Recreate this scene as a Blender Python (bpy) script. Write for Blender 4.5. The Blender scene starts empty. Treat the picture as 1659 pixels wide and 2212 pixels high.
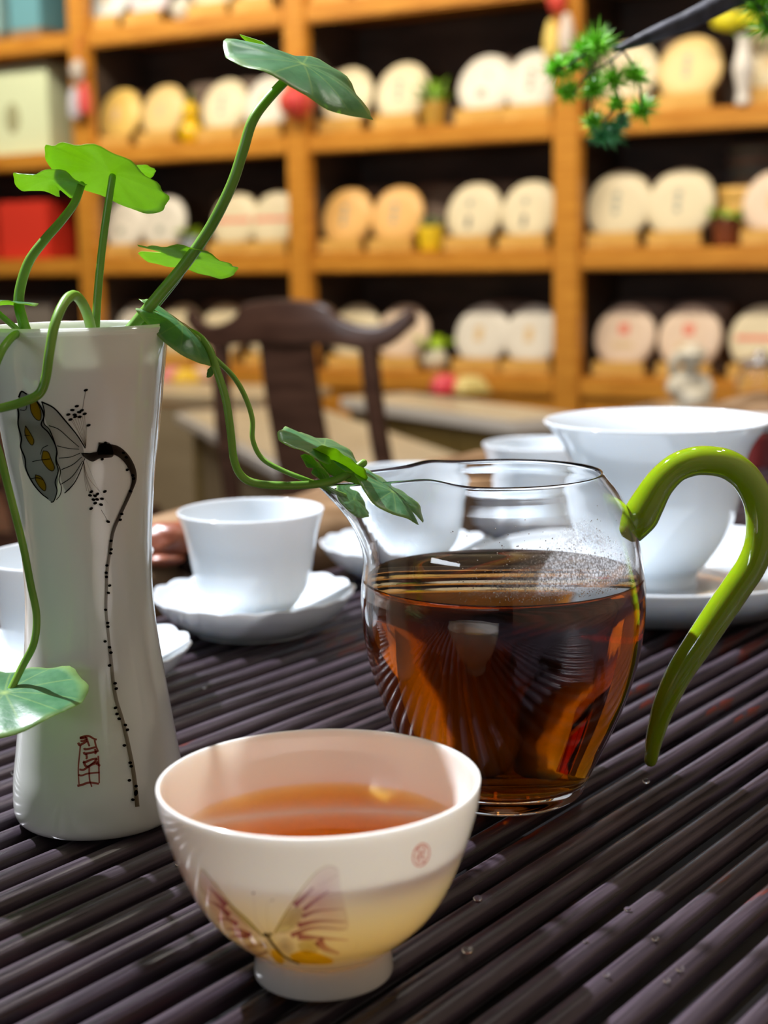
import bpy, bmesh, math, random
from mathutils import Vector, Matrix, noise
random.seed(7)
PI = math.pi
SC = bpy.context.scene
COL = SC.collection
V = Vector
# ------------------------------------------------------------------ camera, sky, lights, exposure
T = 0.80                                   # height of the top of the bamboo tray
FPX, IW, IH = 3310.0, 1659, 2212
PIT, ROLL = math.radians(9.62), math.radians(1.06)
CAM = V((0, 0, T + 0.163))
FW = V((0, math.cos(PIT), -math.sin(PIT)))
_R0, _U0 = V((1, 0, 0)), V((0, math.sin(PIT), math.cos(PIT)))
RT = _R0 * math.cos(ROLL) - _U0 * math.sin(ROLL)
UP = _R0 * math.sin(ROLL) + _U0 * math.cos(ROLL)
cd = bpy.data.cameras.new('camera'); cam = bpy.data.objects.new('camera', cd); COL.objects.link(cam)
cam.matrix_world = Matrix(((RT.x, UP.x, -FW.x, CAM.x), (RT.y, UP.y, -FW.y, CAM.y), (RT.z, UP.z, -FW.z, CAM.z), (0, 0, 0, 1)))
cd.sensor_fit = 'HORIZONTAL'; cd.sensor_width = 36.0; cd.lens = FPX / IW * 36.0
cd.clip_start = 0.01; cd.clip_end = 60
cd.dof.use_dof = True; cd.dof.focus_distance = 0.43; cd.dof.aperture_fstop = cd.lens / 4.1
SC.camera = cam
SC.view_settings.view_transform = 'Standard'; SC.view_settings.look = 'None'
SC.view_settings.gamma = 1.0; SC.view_settings.use_curve_mapping = False
SC.view_settings.exposure = 0.0
SC.cycles.max_bounces = 16; SC.cycles.transmission_bounces = 16; SC.cycles.transparent_max_bounces = 16
SC.cycles.diffuse_bounces = 4; SC.cycles.glossy_bounces = 5; SC.cycles.blur_glossy = 0.3
SC.cycles.sample_clamp_indirect = 6.0
w = bpy.data.worlds.new('world'); SC.world = w; w.use_nodes = True
w.node_tree.nodes['Background'].inputs[0].default_value = (0.80, 0.90, 1.0, 1)
w.node_tree.nodes['Background'].inputs[1].default_value = 0.08

def lamp(name, loc, target, power, color, size, size_y=None, spread=None):
    l = bpy.data.lights.new(name, 'AREA'); l.energy = power; l.color = color
    l.shape = 'DISK' if size_y is None else 'RECTANGLE'; l.size = size
    if size_y: l.size_y = size_y
    if spread: l.spread = math.radians(spread)
    o = bpy.data.objects.new(name, l); COL.objects.link(o); o.location = loc
    o.rotation_euler = (V(target) - V(loc)).to_track_quat('-Z', 'Y').to_euler()
    return o
# ------------------------------------------------------------------ shelf frame: t runs to the left along the front, s into the depth
SD = V((-0.8505, 0.526, 0)).normalized(); SN = V((0.526, 0.8505, 0)).normalized(); S0 = V((0, 5.27, 0))
def SP(t, s, z): return S0 + SD * t + SN * s + V((0, 0, z))
SROT = math.atan2(-SD.y, -SD.x)            # rotation that turns +X into the shelf's rightward direction
key = lamp('key_downlight', (-0.84, 1.12, T + 1.62), (0, 0.45, T), 112, (0.90, 0.92, 1.0), 0.04)
for i, (x, y, pw, c) in enumerate(((0.75, 0.62, 6, (1, .86, .70)), (0.15, 1.5, 3, (.95, .97, 1)), (0.95, 1.35, 4, (1, .92, .82)), (-0.3, 1.9, 5, (.95, .97, 1)))):
    lamp('table_downlight', (x, y, 2.55), (x, y, 0), pw, c, 0.08)
for t in (-1.6, 0.0, 1.6):
    lamp('shelf_track_light', SP(t, -1.25, 2.62), SP(t, 0.1, 1.15), 29, (1.0, 0.87, 0.68), 1.3, 0.12)
lamp('window_daylight', (-2.3, -1.35, 1.24), (0, 0.5, T + .1), 46, (0.84, 0.92, 1.0), 1.3, 0.8)
# ------------------------------------------------------------------ pixel helpers (real distances; used once, to read positions off the plan)
def ray(px, py): return FW + RT * ((px - IW / 2) / FPX) + UP * ((IH / 2 - py) / FPX)
def at(px, py, Y):
    d = ray(px, py); return CAM + d * ((Y - CAM.y) / d.y)
def on_z(px, py, z):
    d = ray(px, py); return CAM + d * ((z - CAM.z) / d.z)
def proj(P):
    v = P - CAM; z = v.dot(FW); return (IW / 2 + FPX * v.dot(RT) / z, IH / 2 - FPX * v.dot(UP) / z)
def shelf_t(px, z, s=0.0):                 # where along the shelf a column of the photograph falls
    a, b = -3.0, 4.0
    for _ in range(40):
        m = (a + b) / 2
        if proj(SP(m, s, z))[0] > px: a = m
        else: b = m
    return a
# ------------------------------------------------------------------ materials
def mat(name, color=(.8, .8, .8), rough=.5, **kw):
    m = bpy.data.materials.new(name); m.use_nodes = True
    b = m.node_tree.nodes['Principled BSDF']
    b.inputs['Base Color'].default_value = (*color, 1); b.inputs['Roughness'].default_value = rough
    for k, v in kw.items(): b.inputs[k.replace('_', ' ')].default_value = v
    return m
def nd(m, typ, **kw):
    n = m.node_tree.nodes.new(typ)
    for k, v in kw.items():
        if k.startswith('i_'): n.inputs[int(k[2:])].default_value = v
        else: setattr(n, k, v)
    return n
def ln(m, a, b): m.node_tree.links.new(a, b)
def bsdf(m): return m.node_tree.nodes['Principled BSDF']
def ramp(m, fac, stops):
    r = nd(m, 'ShaderNodeValToRGB')
    while len(r.color_ramp.elements) > 1: r.color_ramp.elements.remove(r.color_ramp.elements[-1])
    for i, (p, c) in enumerate(stops):
        e = r.color_ramp.elements[0] if i == 0 else r.color_ramp.elements.new(p)
        e.position = p; e.color = (*c, 1)
    ln(m, fac, r.inputs[0]); return r
def noise_tex(m, scale, detail=4, stretch=(1, 1, 1), coord='Object'):
    tc = nd(m, 'ShaderNodeTexCoord'); mp = nd(m, 'ShaderNodeMapping'); mp.inputs['Scale'].default_value = stretch
    ln(m, tc.outputs[coord], mp.inputs[0])
    n = nd(m, 'ShaderNodeTexNoise'); n.inputs['Scale'].default_value = scale; n.inputs['Detail'].default_value = detail
    ln(m, mp.outputs[0], n.inputs['Vector']); return n
def grain(name, stops, scale, stretch, rough=.45, bump=0.0, detail=5, **kw):
    m = mat(name, rough=rough, **kw); n = noise_tex(m, scale, detail, stretch)
    r = ramp(m, n.outputs['Fac'], stops); ln(m, r.outputs[0], bsdf(m).inputs['Base Color'])
    if bump:
        bp = nd(m, 'ShaderNodeBump'); bp.inputs['Strength'].default_value = bump; bp.inputs['Distance'].default_value = .002
        ln(m, n.outputs['Fac'], bp.inputs['Height']); ln(m, bp.outputs[0], bsdf(m).inputs['Normal'])
    return m
M = {}
M['oak'] = grain('golden_wood', [(.3, (.50, .195, .020)), (.7, (.70, .325, .045))], 9, (1, 1, 9), .4)
M['board'] = grain('golden_board', [(.3, (.50, .195, .020)), (.7, (.70, .325, .045))], 9, (1, 9, 9), .4)
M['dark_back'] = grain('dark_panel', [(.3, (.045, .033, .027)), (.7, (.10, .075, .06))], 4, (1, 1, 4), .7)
M['stand'] = grain('pale_bamboo', [(.3, (.66, .37, .08)), (.7, (.80, .50, .14))], 20, (1, 8, 8), .4)
M['porcelain'] = mat('white_porcelain', (.70, .76, .80), .08, Subsurface_Weight=.4, Subsurface_Scale=.003, Coat_Weight=.3)
M['porcelain'].node_tree.nodes['Principled BSDF'].inputs['Subsurface Radius'].default_value = (1, .9, .8)
M['vase_glaze'] = mat('celadon_white_glaze', (.74, .76, .70), .10, Subsurface_Weight=.4, Subsurface_Scale=.003, Coat_Weight=.5, Coat_Roughness=.04)
M['vase_glaze'].node_tree.nodes['Principled BSDF'].inputs['Subsurface Radius'].default_value = (1, 1, .9)
M['cup_glaze'] = mat('eggshell_white_glaze', (.86, .83, .74), .10, Subsurface_Weight=.5, Subsurface_Scale=.006, Coat_Weight=.3)
M['cup_glaze'].node_tree.nodes['Principled BSDF'].inputs['Subsurface Radius'].default_value = (1, .94, .74)
M['glass'] = mat('clear_glass', (1, 1, 1), 0.0, Transmission_Weight=1.0, IOR=1.47)
M['water'] = mat('clear_water', (1, 1, 1), 0.0, Transmission_Weight=1.0, IOR=1.33)
M['green_glass'] = mat('olive_green_glass', (.23, .36, .006), .06, Subsurface_Weight=.5, Subsurface_Scale=.006, Coat_Weight=.6)
def absorb(m, sig):
    out = m.node_tree.nodes['Material Output']; v = nd(m, 'ShaderNodeVolumeAbsorption')
    mx = max(sig); v.inputs['Density'].default_value = mx
    v.inputs['Color'].default_value = tuple(1 - s / mx for s in sig) + (1,)
    ln(m, v.outputs[0], out.inputs['Volume'])
M['tea'] = mat('amber_tea', (1, 1, 1), 0.0, Transmission_Weight=1.0, IOR=1.33); absorb(M['tea'], (22, 50, 165))
M['cup_tea'] = m = mat('light_tea')        # still surface: clear liquid with a Fresnel sheen, the same seen from either side
tr = nd(m, 'ShaderNodeBsdfTransparent'); gl = nd(m, 'ShaderNodeBsdfGlossy'); gl.inputs['Roughness'].default_value = .0
fr = nd(m, 'ShaderNodeFresnel'); geo = nd(m, 'ShaderNodeNewGeometry'); mr = nd(m, 'ShaderNodeMapRange'); mr.inputs[3].default_value = 1.33; mr.inputs[4].default_value = 1 / 1.33
ln(m, geo.outputs['Backfacing'], mr.inputs[0]); ln(m, mr.outputs[0], fr.inputs['IOR']); mx = nd(m, 'ShaderNodeMixShader')
sx_ = nd(m, 'ShaderNodeSeparateXYZ'); ln(m, geo.outputs['True Normal'], sx_.inputs[0]); sq = nd(m, 'ShaderNodeMath', operation='POWER'); sq.inputs[1].default_value = 8
ln(m, sx_.outputs[2], sq.inputs[0]); mu = nd(m, 'ShaderNodeMath', operation='MULTIPLY'); ln(m, sq.outputs[0], mu.inputs[0]); ln(m, fr.outputs[0], mu.inputs[1])   # the sheen lies on the level surface, not where the liquid wets the wall
ln(m, mu.outputs[0], mx.inputs[0]); ln(m, tr.outputs[0], mx.inputs[1]); ln(m, gl.outputs[0], mx.inputs[2])
ln(m, mx.outputs[0], m.node_tree.nodes['Material Output'].inputs['Surface']); absorb(m, (6, 29, 135))
# lacquered bamboo: black-brown with long fibres and worn red patches, each slat a little different
m = M['slat'] = mat('lacquered_bamboo', rough=.34)
n1 = noise_tex(m, 700, 5, (.03, 1, 1)); oi = nd(m, 'ShaderNodeObjectInfo')
r1 = ramp(m, n1.outputs['Fac'], [(.3, (.010, .007, .009)), (.7, (.072, .052, .068))])
n2 = noise_tex(m, 75, 4, (.22, 1.6, 1)); add = nd(m, 'ShaderNodeMath', operation='MULTIPLY_ADD'); add.inputs[1].default_value = .16
ln(m, oi.outputs['Random'], add.inputs[0]); ln(m, n2.outputs['Fac'], add.inputs[2])
r2 = ramp(m, add.outputs[0], [(.755, (0, 0, 0)), (.775, (1, 1, 1))])
mixc = nd(m, 'ShaderNodeMix', data_type='RGBA'); ln(m, r2.outputs[0], mixc.inputs[0]); ln(m, r1.outputs[0], mixc.inputs[6])
mixc.inputs[7].default_value = (.09, .016, .012, 1); ln(m, mixc.outputs[2], bsdf(m).inputs['Base Color'])
bp = nd(m, 'ShaderNodeBump'); bp.inputs['Strength'].default_value = .25; bp.inputs['Distance'].default_value = .0006
ln(m, n1.outputs['Fac'], bp.inputs['Height']); ln(m, bp.outputs[0], bsdf(m).inputs['Normal'])
rr = ramp(m, n1.outputs['Fac'], [(.3, (.24, .24, .24)), (.7, (.38, .38, .38))]); ln(m, rr.outputs[0], bsdf(m).inputs['Roughness'])
M['tray_pan'] = mat('black_tray_base', (.005, .0045, .005), .3)
M['table'] = grain('carved_rootwood', [(.25, (.07, .032, .012)), (.5, (.17, .095, .04)), (.75, (.34, .22, .12))], 14, (1, 3, 3), .5, .4)
M['darkwood'] = grain('dark_rosewood', [(.3, (.035, .015, .009)), (.7, (.085, .040, .024))], 10, (1, 1, 6), .3)
def leafmat(name, c0, c1, vein, rough, trans):
    m = bpy.data.materials.new(name); m.use_nodes = True; b = bsdf(m); b.inputs['Roughness'].default_value = rough
    uv = nd(m, 'ShaderNodeUVMap'); sp = nd(m, 'ShaderNodeSeparateXYZ'); ln(m, uv.outputs[0], sp.inputs[0])
    an = nd(m, 'ShaderNodeMath', operation='ARCTAN2'); ln(m, sp.outputs[1], an.inputs[0]); ln(m, sp.outputs[0], an.inputs[1])
    k = nd(m, 'ShaderNodeMath', operation='MULTIPLY'); k.inputs[1].default_value = 11 / (2 * PI); ln(m, an.outputs[0], k.inputs[0])
    pp = nd(m, 'ShaderNodeMath', operation='PINGPONG'); pp.inputs[1].default_value = .5; ln(m, k.outputs[0], pp.inputs[0])
    ve = nd(m, 'ShaderNodeVectorMath', operation='LENGTH'); ln(m, uv.outputs[0], ve.inputs[0])
    dist = nd(m, 'ShaderNodeMath', operation='MULTIPLY'); ln(m, pp.outputs[0], dist.inputs[0]); ln(m, ve.outputs['Value'], dist.inputs[1])
    vr = ramp(m, dist.outputs[0], [(.012, (1, 1, 1)), (.035, (0, 0, 0))])
    n = noise_tex(m, 3.5, 5, coord='UV'); base = ramp(m, n.outputs['Fac'], [(.3, c0), (.7, c1)])
    cr = ramp(m, ve.outputs['Value'], [(.0, (1, 1, 1)), (.10, (0, 0, 0)), (.86, (0, 0, 0)), (1.0, (.6, .6, .6))])
    mxv = nd(m, 'ShaderNodeMath', operation='MAXIMUM')
    sc = nd(m, 'ShaderNodeMath', operation='MULTIPLY'); sc.inputs[1].default_value = .3; ln(m, vr.outputs[0], sc.inputs[0])
    ln(m, sc.outputs[0], mxv.inputs[0]); ln(m, cr.outputs[0], mxv.inputs[1])
    mc = nd(m, 'ShaderNodeMix', data_type='RGBA'); ln(m, mxv.outputs[0], mc.inputs[0]); ln(m, base.outputs[0], mc.inputs[6]); mc.inputs[7].default_value = (*vein, 1)
    ln(m, mc.outputs[2], b.inputs['Base Color'])
    bm_ = nd(m, 'ShaderNodeBump'); bm_.inputs['Strength'].default_value = .3; bm_.inputs['Distance'].default_value = .001
    ln(m, n.outputs['Fac'], bm_.inputs['Height']); ln(m, bm_.outputs[0], b.inputs['Normal'])
    t = nd(m, 'ShaderNodeBsdfTranslucent'); t.inputs[0].default_value = (.55, .88, .03, 1); mxs = nd(m, 'ShaderNodeMixShader'); mxs.inputs[0].default_value = trans
    ln(m, b.outputs[0], mxs.inputs[1]); ln(m, t.outputs[0], mxs.inputs[2]); ln(m, mxs.outputs[0], m.node_tree.nodes['Material Output'].inputs['Surface'])
    return m
M['leaf_top'] = leafmat('leaf_upper_side', (.036, .135, .065), (.085, .22, .105), (.30, .42, .12), .33, .25)
M['leaf_under'] = leafmat('leaf_under_side', (.20, .46, .02), (.30, .58, .04), (.42, .66, .10), .5, .62)
m = M['stem'] = grain('fresh_stem', [(.3, (.10, .26, .012)), (.7, (.22, .42, .05))], 40, (1, 1, 1), .38, Subsurface_Weight=.2, Subsurface_Scale=.001)
def paint(name):                           # painted decoration: a film of coloured glaze, densest where the brush laid most
    m = bpy.data.materials.new(name); m.use_nodes = True
    a = nd(m, 'ShaderNodeVertexColor', layer_name='paint'); mc = nd(m, 'ShaderNodeMix', data_type='RGBA'); mc.inputs[6].default_value = (1, 1, 1, 1)
    ln(m, a.outputs[0], mc.inputs[7]); ln(m, a.outputs['Alpha'], mc.inputs[0]); g_ = nd(m, 'ShaderNodeGamma'); g_.inputs[1].default_value = 1.0
    ln(m, mc.outputs[2], g_.inputs[0]); tr = nd(m, 'ShaderNodeBsdfTransparent'); ln(m, g_.outputs[0], tr.inputs[0]); ln(m, tr.outputs[0], m.node_tree.nodes['Material Output'].inputs['Surface'])
    return m
M['paint'] = paint('glaze_paint')
# ------------------------------------------------------------------ mesh helpers
def obj(name, verts, faces, material, parent=None, smooth=True, mats=None, midx=None, loc=None):
    me = bpy.data.meshes.new(name); me.from_pydata([tuple(v) for v in verts], [], faces); me.update()
    for mm in (mats or [material]): me.materials.append(mm)
    if midx: me.polygons.foreach_set('material_index', midx)
    if smooth: me.polygons.foreach_set('use_smooth', [True] * len(me.polygons))
    o = bpy.data.objects.new(name, me); COL.objects.link(o)
    if parent: o.parent = parent
    if loc is not None: o.location = loc
    return o
def fromself(name, bm, material, parent=None, smooth=False):
    me = bpy.data.meshes.new(name); bm.normal_update(); bm.to_mesh(me); bm.free(); me.materials.append(material)
    if smooth: me.polygons.foreach_set('use_smooth', [True] * len(me.polygons))
    o = bpy.data.objects.new(name, me); COL.objects.link(o)
    if parent: o.parent = parent
    return o
def tag(o, label=None, cat=None, group=None, kind=None):
    for k, v in (('label', label), ('category', cat), ('group', group), ('kind', kind)):
        if v: o[k] = v
    return o
def thing(name, loc=(0, 0, 0), rz=0, label=None, cat=None, group=None):
    o = bpy.data.objects.new(name, None); COL.objects.link(o); o.location = loc; o.rotation_euler = (0, 0, rz)
    o.empty_display_size = .02
    return tag(o, label, cat, group)
def copy_tree(o, parent=None):
    c = o.copy(); COL.objects.link(c)
    if parent: c.parent = parent
    for ch in [x for x in bpy.data.objects if x.parent == o and x != c]: copy_tree(ch, c)
    return c
def box(name, size, loc, material, parent=None, bevel=.003, rot=None):
    bm = bmesh.new(); bmesh.ops.create_cube(bm, size=1)
    for v in bm.verts: v.co = V((v.co.x * size[0], v.co.y * size[1], v.co.z * size[2]))
    if bevel: bmesh.ops.bevel(bm, geom=bm.edges[:], offset=bevel, segments=2, affect='EDGES')
    if rot is not None: bm.transform(rot.to_4x4())
    bmesh.ops.translate(bm, verts=bm.verts, vec=V(loc))
    return fromself(name, bm, material, parent)
def smooth_curve(pts, n):                  # Catmull-Rom through points (tuples or vectors)
    P = [V(p) for p in pts]; P = [P[0] * 2 - P[1]] + P + [P[-1] * 2 - P[-2]]; out = []
    for i in range(1, len(P) - 2):
        for k in range(n):
            t = k / n; a, b, c, d = P[i - 1], P[i], P[i + 1], P[i + 2]
            out.append(.5 * (2 * b + (c - a) * t + (2 * a - 5 * b + 4 * c - d) * t * t + (3 * b - 3 * c + d - a) * t ** 3))
    out.append(P[-2]); return out
def lathe(name, prof, material, parent=None, seg=96, mod=None, n=5, closed=False, loc=None):
    """prof: (r, z); a point given as (r, z, 1) is a sharp corner."""
    runs, cur = [], []
    for p in prof:
        cur.append((p[0], p[1], 0))
        if len(p) > 2 and len(cur) > 1: runs.append(cur); cur = [(p[0], p[1], 0)]
    if len(cur) > 1: runs.append(cur)
    pts = []
    for rn in runs:
        s = smooth_curve(rn, n) if len(rn) > 2 else [V(rn[0]), V(rn[1])]
        if pts: s = s[1:] if (s[0] - pts[-1]).length < 1e-9 else s
        pts += s
    vs, fs = [], []
    for p in pts:
        for k in range(seg):
            a = 2 * PI * k / seg; r = max(p.x, 1e-5); z = p.y
            if mod: r, z = mod(r, z, a)
            vs.append((r * math.cos(a), r * math.sin(a), z))
    m_ = len(pts)
    for i in range(m_ - 1 + (1 if closed else 0)):
        j = (i + 1) % m_
        for k in range(seg):
            l = (k + 1) % seg; fs.append((i * seg + k, i * seg + l, j * seg + l, j * seg + k))
    if not closed: fs.append(tuple(range(seg - 1, -1, -1))); fs.append(tuple((m_ - 1) * seg + k for k in range(seg)))
    o = obj(name, vs, fs, material, parent, loc=loc)
    bm = bmesh.new(); bm.from_mesh(o.data); bmesh.ops.remove_doubles(bm, verts=bm.verts, dist=2e-6); bmesh.ops.recalc_face_normals(bm, faces=bm.faces)
    bm.to_mesh(o.data); bm.free(); return o
def tube(name, pts, rad, material, parent=None, seg=12, sub=6, cap=True, ell=None):
    P = smooth_curve(pts, sub); m_ = len(P)
    if callable(rad): R = [rad(i / (m_ - 1)) for i in range(m_)]
    elif isinstance(rad, (list, tuple)): R = [v.x for v in smooth_curve([(r, 0, 0) for r in rad], sub)]
    else: R = [rad] * m_
    vs, fs = [], []; nrm = None
    for i, p in enumerate(P):
        t = (P[min(i + 1, m_ - 1)] - P[max(i - 1, 0)]).normalized()
        if nrm is None:
            nrm = t.orthogonal().normalized()
        nrm = (nrm - t * nrm.dot(t)).normalized(); bn = t.cross(nrm)
        for k in range(seg):
            a = 2 * PI * k / seg; vs.append(p + (nrm * math.cos(a) + bn * math.sin(a)) * R[i])
    for i in range(m_ - 1):
        for k in range(seg):
            l = (k + 1) % seg; fs.append((i * seg + k, i * seg + l, (i + 1) * seg + l, (i + 1) * seg + k))
    if cap:                                 # rounded ends
        for end, i, d in ((0, 0, -1), (1, m_ - 1, 1)):
            t = (P[1] - P[0]).normalized() if end == 0 else (P[-1] - P[-2]).normalized()
            base = i * seg; last = base
            for q in (.6, .9):
                nb = len(vs)
                for k in range(seg): vs.append(P[i] + (vs[base + k] - P[i]) * math.sqrt(1 - q * q) + t * d * R[i] * q)
                for k in range(seg):
                    l = (k + 1) % seg
                    fs.append((last + k, last + l, nb + l, nb + k) if end else (last + l, last + k, nb + k, nb + l))
                last = nb
            fs.append(tuple(last + k for k in range(seg)) if end else tuple(last + seg - 1 - k for k in range(seg)))
    return obj(name, vs, fs, material, parent)
def blob(name, loc, rad, material, parent=None, sub=3, rough=0.0, freq=3.0, seed=0, scale=(1, 1, 1)):
    bm = bmesh.new(); bmesh.ops.create_icosphere(bm, subdivisions=sub, radius=1)
    for v in bm.verts:
        k = 1 + rough * noise.noise(v.co * freq + V((seed * 7.1, seed * 3.3, seed)))
        v.co = V((v.co.x * rad * scale[0] * k, v.co.y * rad * scale[1] * k, v.co.z * rad * scale[2] * k)) + V(loc)
    return fromself(name, bm, material, parent, True)
# ================================================================== the room
def struct(name, *a, **k): return tag(box(name, *a, **k), kind='structure')
mw = grain('plaster', [(.3, (.20, .15, .10)), (.7, (.26, .20, .14))], 6, (1, 1, 1), .8)
mf = grain('floor_tile', [(.3, (.10, .075, .05)), (.7, (.16, .12, .085))], 2, (1, 1, 1), .25)
mc_ = mat('ceiling_paint', (.30, .27, .24), .8)
c_ = SP(0.4, -2.6, 0)
RZ = Matrix.Rotation(SROT, 3, 'Z')
struct('floor', (8.4, 8.4, .1), (c_.x, c_.y, -.05), mf, rot=RZ, bevel=0)
struct('ceiling', (8.4, 8.4, .1), (c_.x, c_.y, 2.75), mc_, rot=RZ, bevel=0)
p = SP(.4, .52, 1.35); struct('wall_back', (8.4, .1, 2.7), p, mw, rot=RZ, bevel=0)
p = SP(4.55, -2.6, 1.35); struct('wall_left', (.1, 6.3, 2.7), p, mw, rot=RZ, bevel=0)
p = SP(.4, -5.75, .62); struct('front_light_blocker', (8.4, .1, 1.24), p, mat('dark_blocker', (.03, .022, .018), .5), rot=RZ, bevel=0)  # unseen low dark wall, added to darken what the slats reflect
p = SP(-3.75, -2.6, 1.35); struct('wall_right', (.1, 6.3, 2.7), p, mw, rot=RZ, bevel=0)
# ================================================================== the display shelf
sh = thing('display_shelf', SP(0, 0, 0), SROT, 'tall golden wooden display shelf filled with round tea cakes', 'shelf')
def sl(t, s, z): return V((-t, s, z))      # shelf-local coordinates
TP = [shelf_t(188, T + .16), shelf_t(646, T + .16), shelf_t(1221, T + .16)]
bay = (TP[0] - TP[2]) / 2
TP = [TP[0] + bay] + TP + [TP[2] - bay]
DEP, PW, BT = .40, .088, .066
def level_z(px, py):                       # height of a point of the shelf's front plane seen at a pixel
    t = shelf_t(px, 1.0); a, b = 0.0, 3.0
    for _ in range(40):
        mm = (a + b) / 2
        if proj(SP(t, 0, mm))[1] < py: b = mm
        else: a = mm
    return a
LV = [level_z(900, 806), level_z(900, 545), level_z(900, 274), level_z(900, -22)]   # tops of the four boards
LV.append(LV[3] + .43)
for i, t in enumerate(TP):
    box('post', (PW, .05, 2.6), sl(t, .025, 1.3), M['oak'], sh, .006)
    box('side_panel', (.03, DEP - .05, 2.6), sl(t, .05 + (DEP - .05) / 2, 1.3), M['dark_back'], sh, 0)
    if i:
        m_ = (TP[i - 1] + t) / 2; wd = TP[i - 1] - t
        for z in LV:
            box('shelf_board', (wd - PW, .03, BT), sl(m_, .021, z - BT / 2), M['board'], sh, .008)
            box('shelf_board', (wd - .03, DEP - .04, .03), sl(m_, .036 + (DEP - .04) / 2, z - .0155), M['board'], sh, 0)
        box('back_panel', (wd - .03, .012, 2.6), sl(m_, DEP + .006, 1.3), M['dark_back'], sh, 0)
        box('door', (wd - PW - .004, .02, LV[0] - BT - .06), sl(m_, .03, (LV[0] - BT + .05) / 2), M['oak'], sh, .006)
# ---- tea cakes on stands
def paper(name, c, print_c=None, kind=0):
    m = mat(name, c, .38)
    n = noise_tex(m, 7, 4); r = ramp(m, n.outputs['Fac'], [(.3, tuple(x * .9 for x in c)), (.7, c)]); ln(m, r.outputs[0], bsdf(m).inputs['Base Color'])
    return m
PAPER = dict(white=paper('white_paper', (.80, .77, .68)), cream=paper('cream_paper', (.80, .71, .48)), yellow=paper('yellow_paper', (.88, .62, .17)),
             tan=paper('tan_paper', (.84, .62, .26)), orange=paper('orange_paper', (.88, .52, .17)), pale=paper('pale_blue_paper', (.72, .80, .82)),
             lilac=paper('lilac_paper', (.78, .72, .78)), rose=paper('rosy_paper', (.84, .66, .50)))
INK = dict(grey=mat('grey_print', (.33, .36, .30), .5), red=mat('red_print', (.80, .22, .14), .5), black=mat('black_print', (.12, .13, .12), .5), sand=mat('sand_print', (.70, .52, .28), .5))
def disc_prof(R): return [(0, -.017), (R * .7, -.017), (R * .93, -.010), (R, .0), (R * .93, .010), (R * .72, .016), (R * .3, .017), (0, .017)]
TILT = Matrix.Rotation(math.radians(-18), 3, 'X')
_cakes = {}
def make_cake(R, col, design):
    key_ = (round(R, 3), col, design)
    if key_ in _cakes: return _cakes[key_]
    root = lathe('tea_cake', disc_prof(R), PAPER[col], seg=40, n=3)
    root.data.transform(Matrix.Rotation(PI / 2, 4, 'X'))            # face toward -Y
    def bar(w_, h_, x, z, ink): box('printed_mark', (w_, .0012, h_), (x, -.0176, z), INK[ink], root, 0)
    if design == 'column':
        for z in (.030, .004, -.022): bar(.020, .018, -.004, z, 'grey')
    elif design == 'two':
        bar(.018, .022, -.012, .03, 'grey'); bar(.016, .04, -.010, -.035, 'black')
    elif design == 'band': bar(R * 1.5, .016, 0, -.002, 'red')
    elif design == 'emblem':
        bar(.034, .034, 0, .022, 'red'); bar(.07, .016, 0, -.03, 'sand')
    elif design == 'spot': bar(.03, .028, -.005, -.03, 'grey'); bar(.012, .012, .015, .03, 'grey')
    else: bar(.03, .05, -.006, 0, 'sand')
    _cakes[key_] = root; return root
stand0 = None
def make_stand():
    r = thing('cake_stand')
    box('base_board', (.165, .085, .014), (0, 0, .007), M['stand'], r, .002)
    box('front_lip', (.175, .016, .050), (0, -.046, .025), M['stand'], r, .004)
    box('back_rest', (.07, .010, .125), (0, .060, .072), M['stand'], r, .002, rot=None).rotation_euler = (math.radians(-18), 0, 0)
    return r
used = set()
ROWN = ['lowest visible shelf', 'shelf just above the chair', 'second shelf from the top', 'top visible shelf']
BAYN = {1: 'left', 2: 'middle', 3: 'right'}
def cake(px, row, b, col, design, desc, where, R=.104, s=.10):
    global stand0
    z = LV[row]; t = shelf_t(px, z + .12, s); lab = f'{desc} tea cake {where}'
    root = make_cake(R, col, design)
    if root.name in used: root = copy_tree(root)
    used.add(root.name)
    c = SP(t, s + .010, z + .026 + R * .95)
    root.rotation_euler = (math.radians(-16), 0, SROT); root.location = c
    tag(root, lab, 'tea cake', 'tea cakes displayed on the shelf')
    if stand0 is None: stand0 = make_stand(); st = stand0
    else: st = copy_tree(stand0)
    st.location = SP(t, s, z + .0005); st.rotation_euler = (0, 0, SROT)
    tag(st, f'pale wooden stand under the {desc} cake {where}', 'display stand', 'wooden stands under the tea cakes')
W3, W2, W1, W0 = ('on the %s shelf' % k for k in ('topmost visible', 'upper middle', 'lower middle', 'lowest'))
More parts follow.
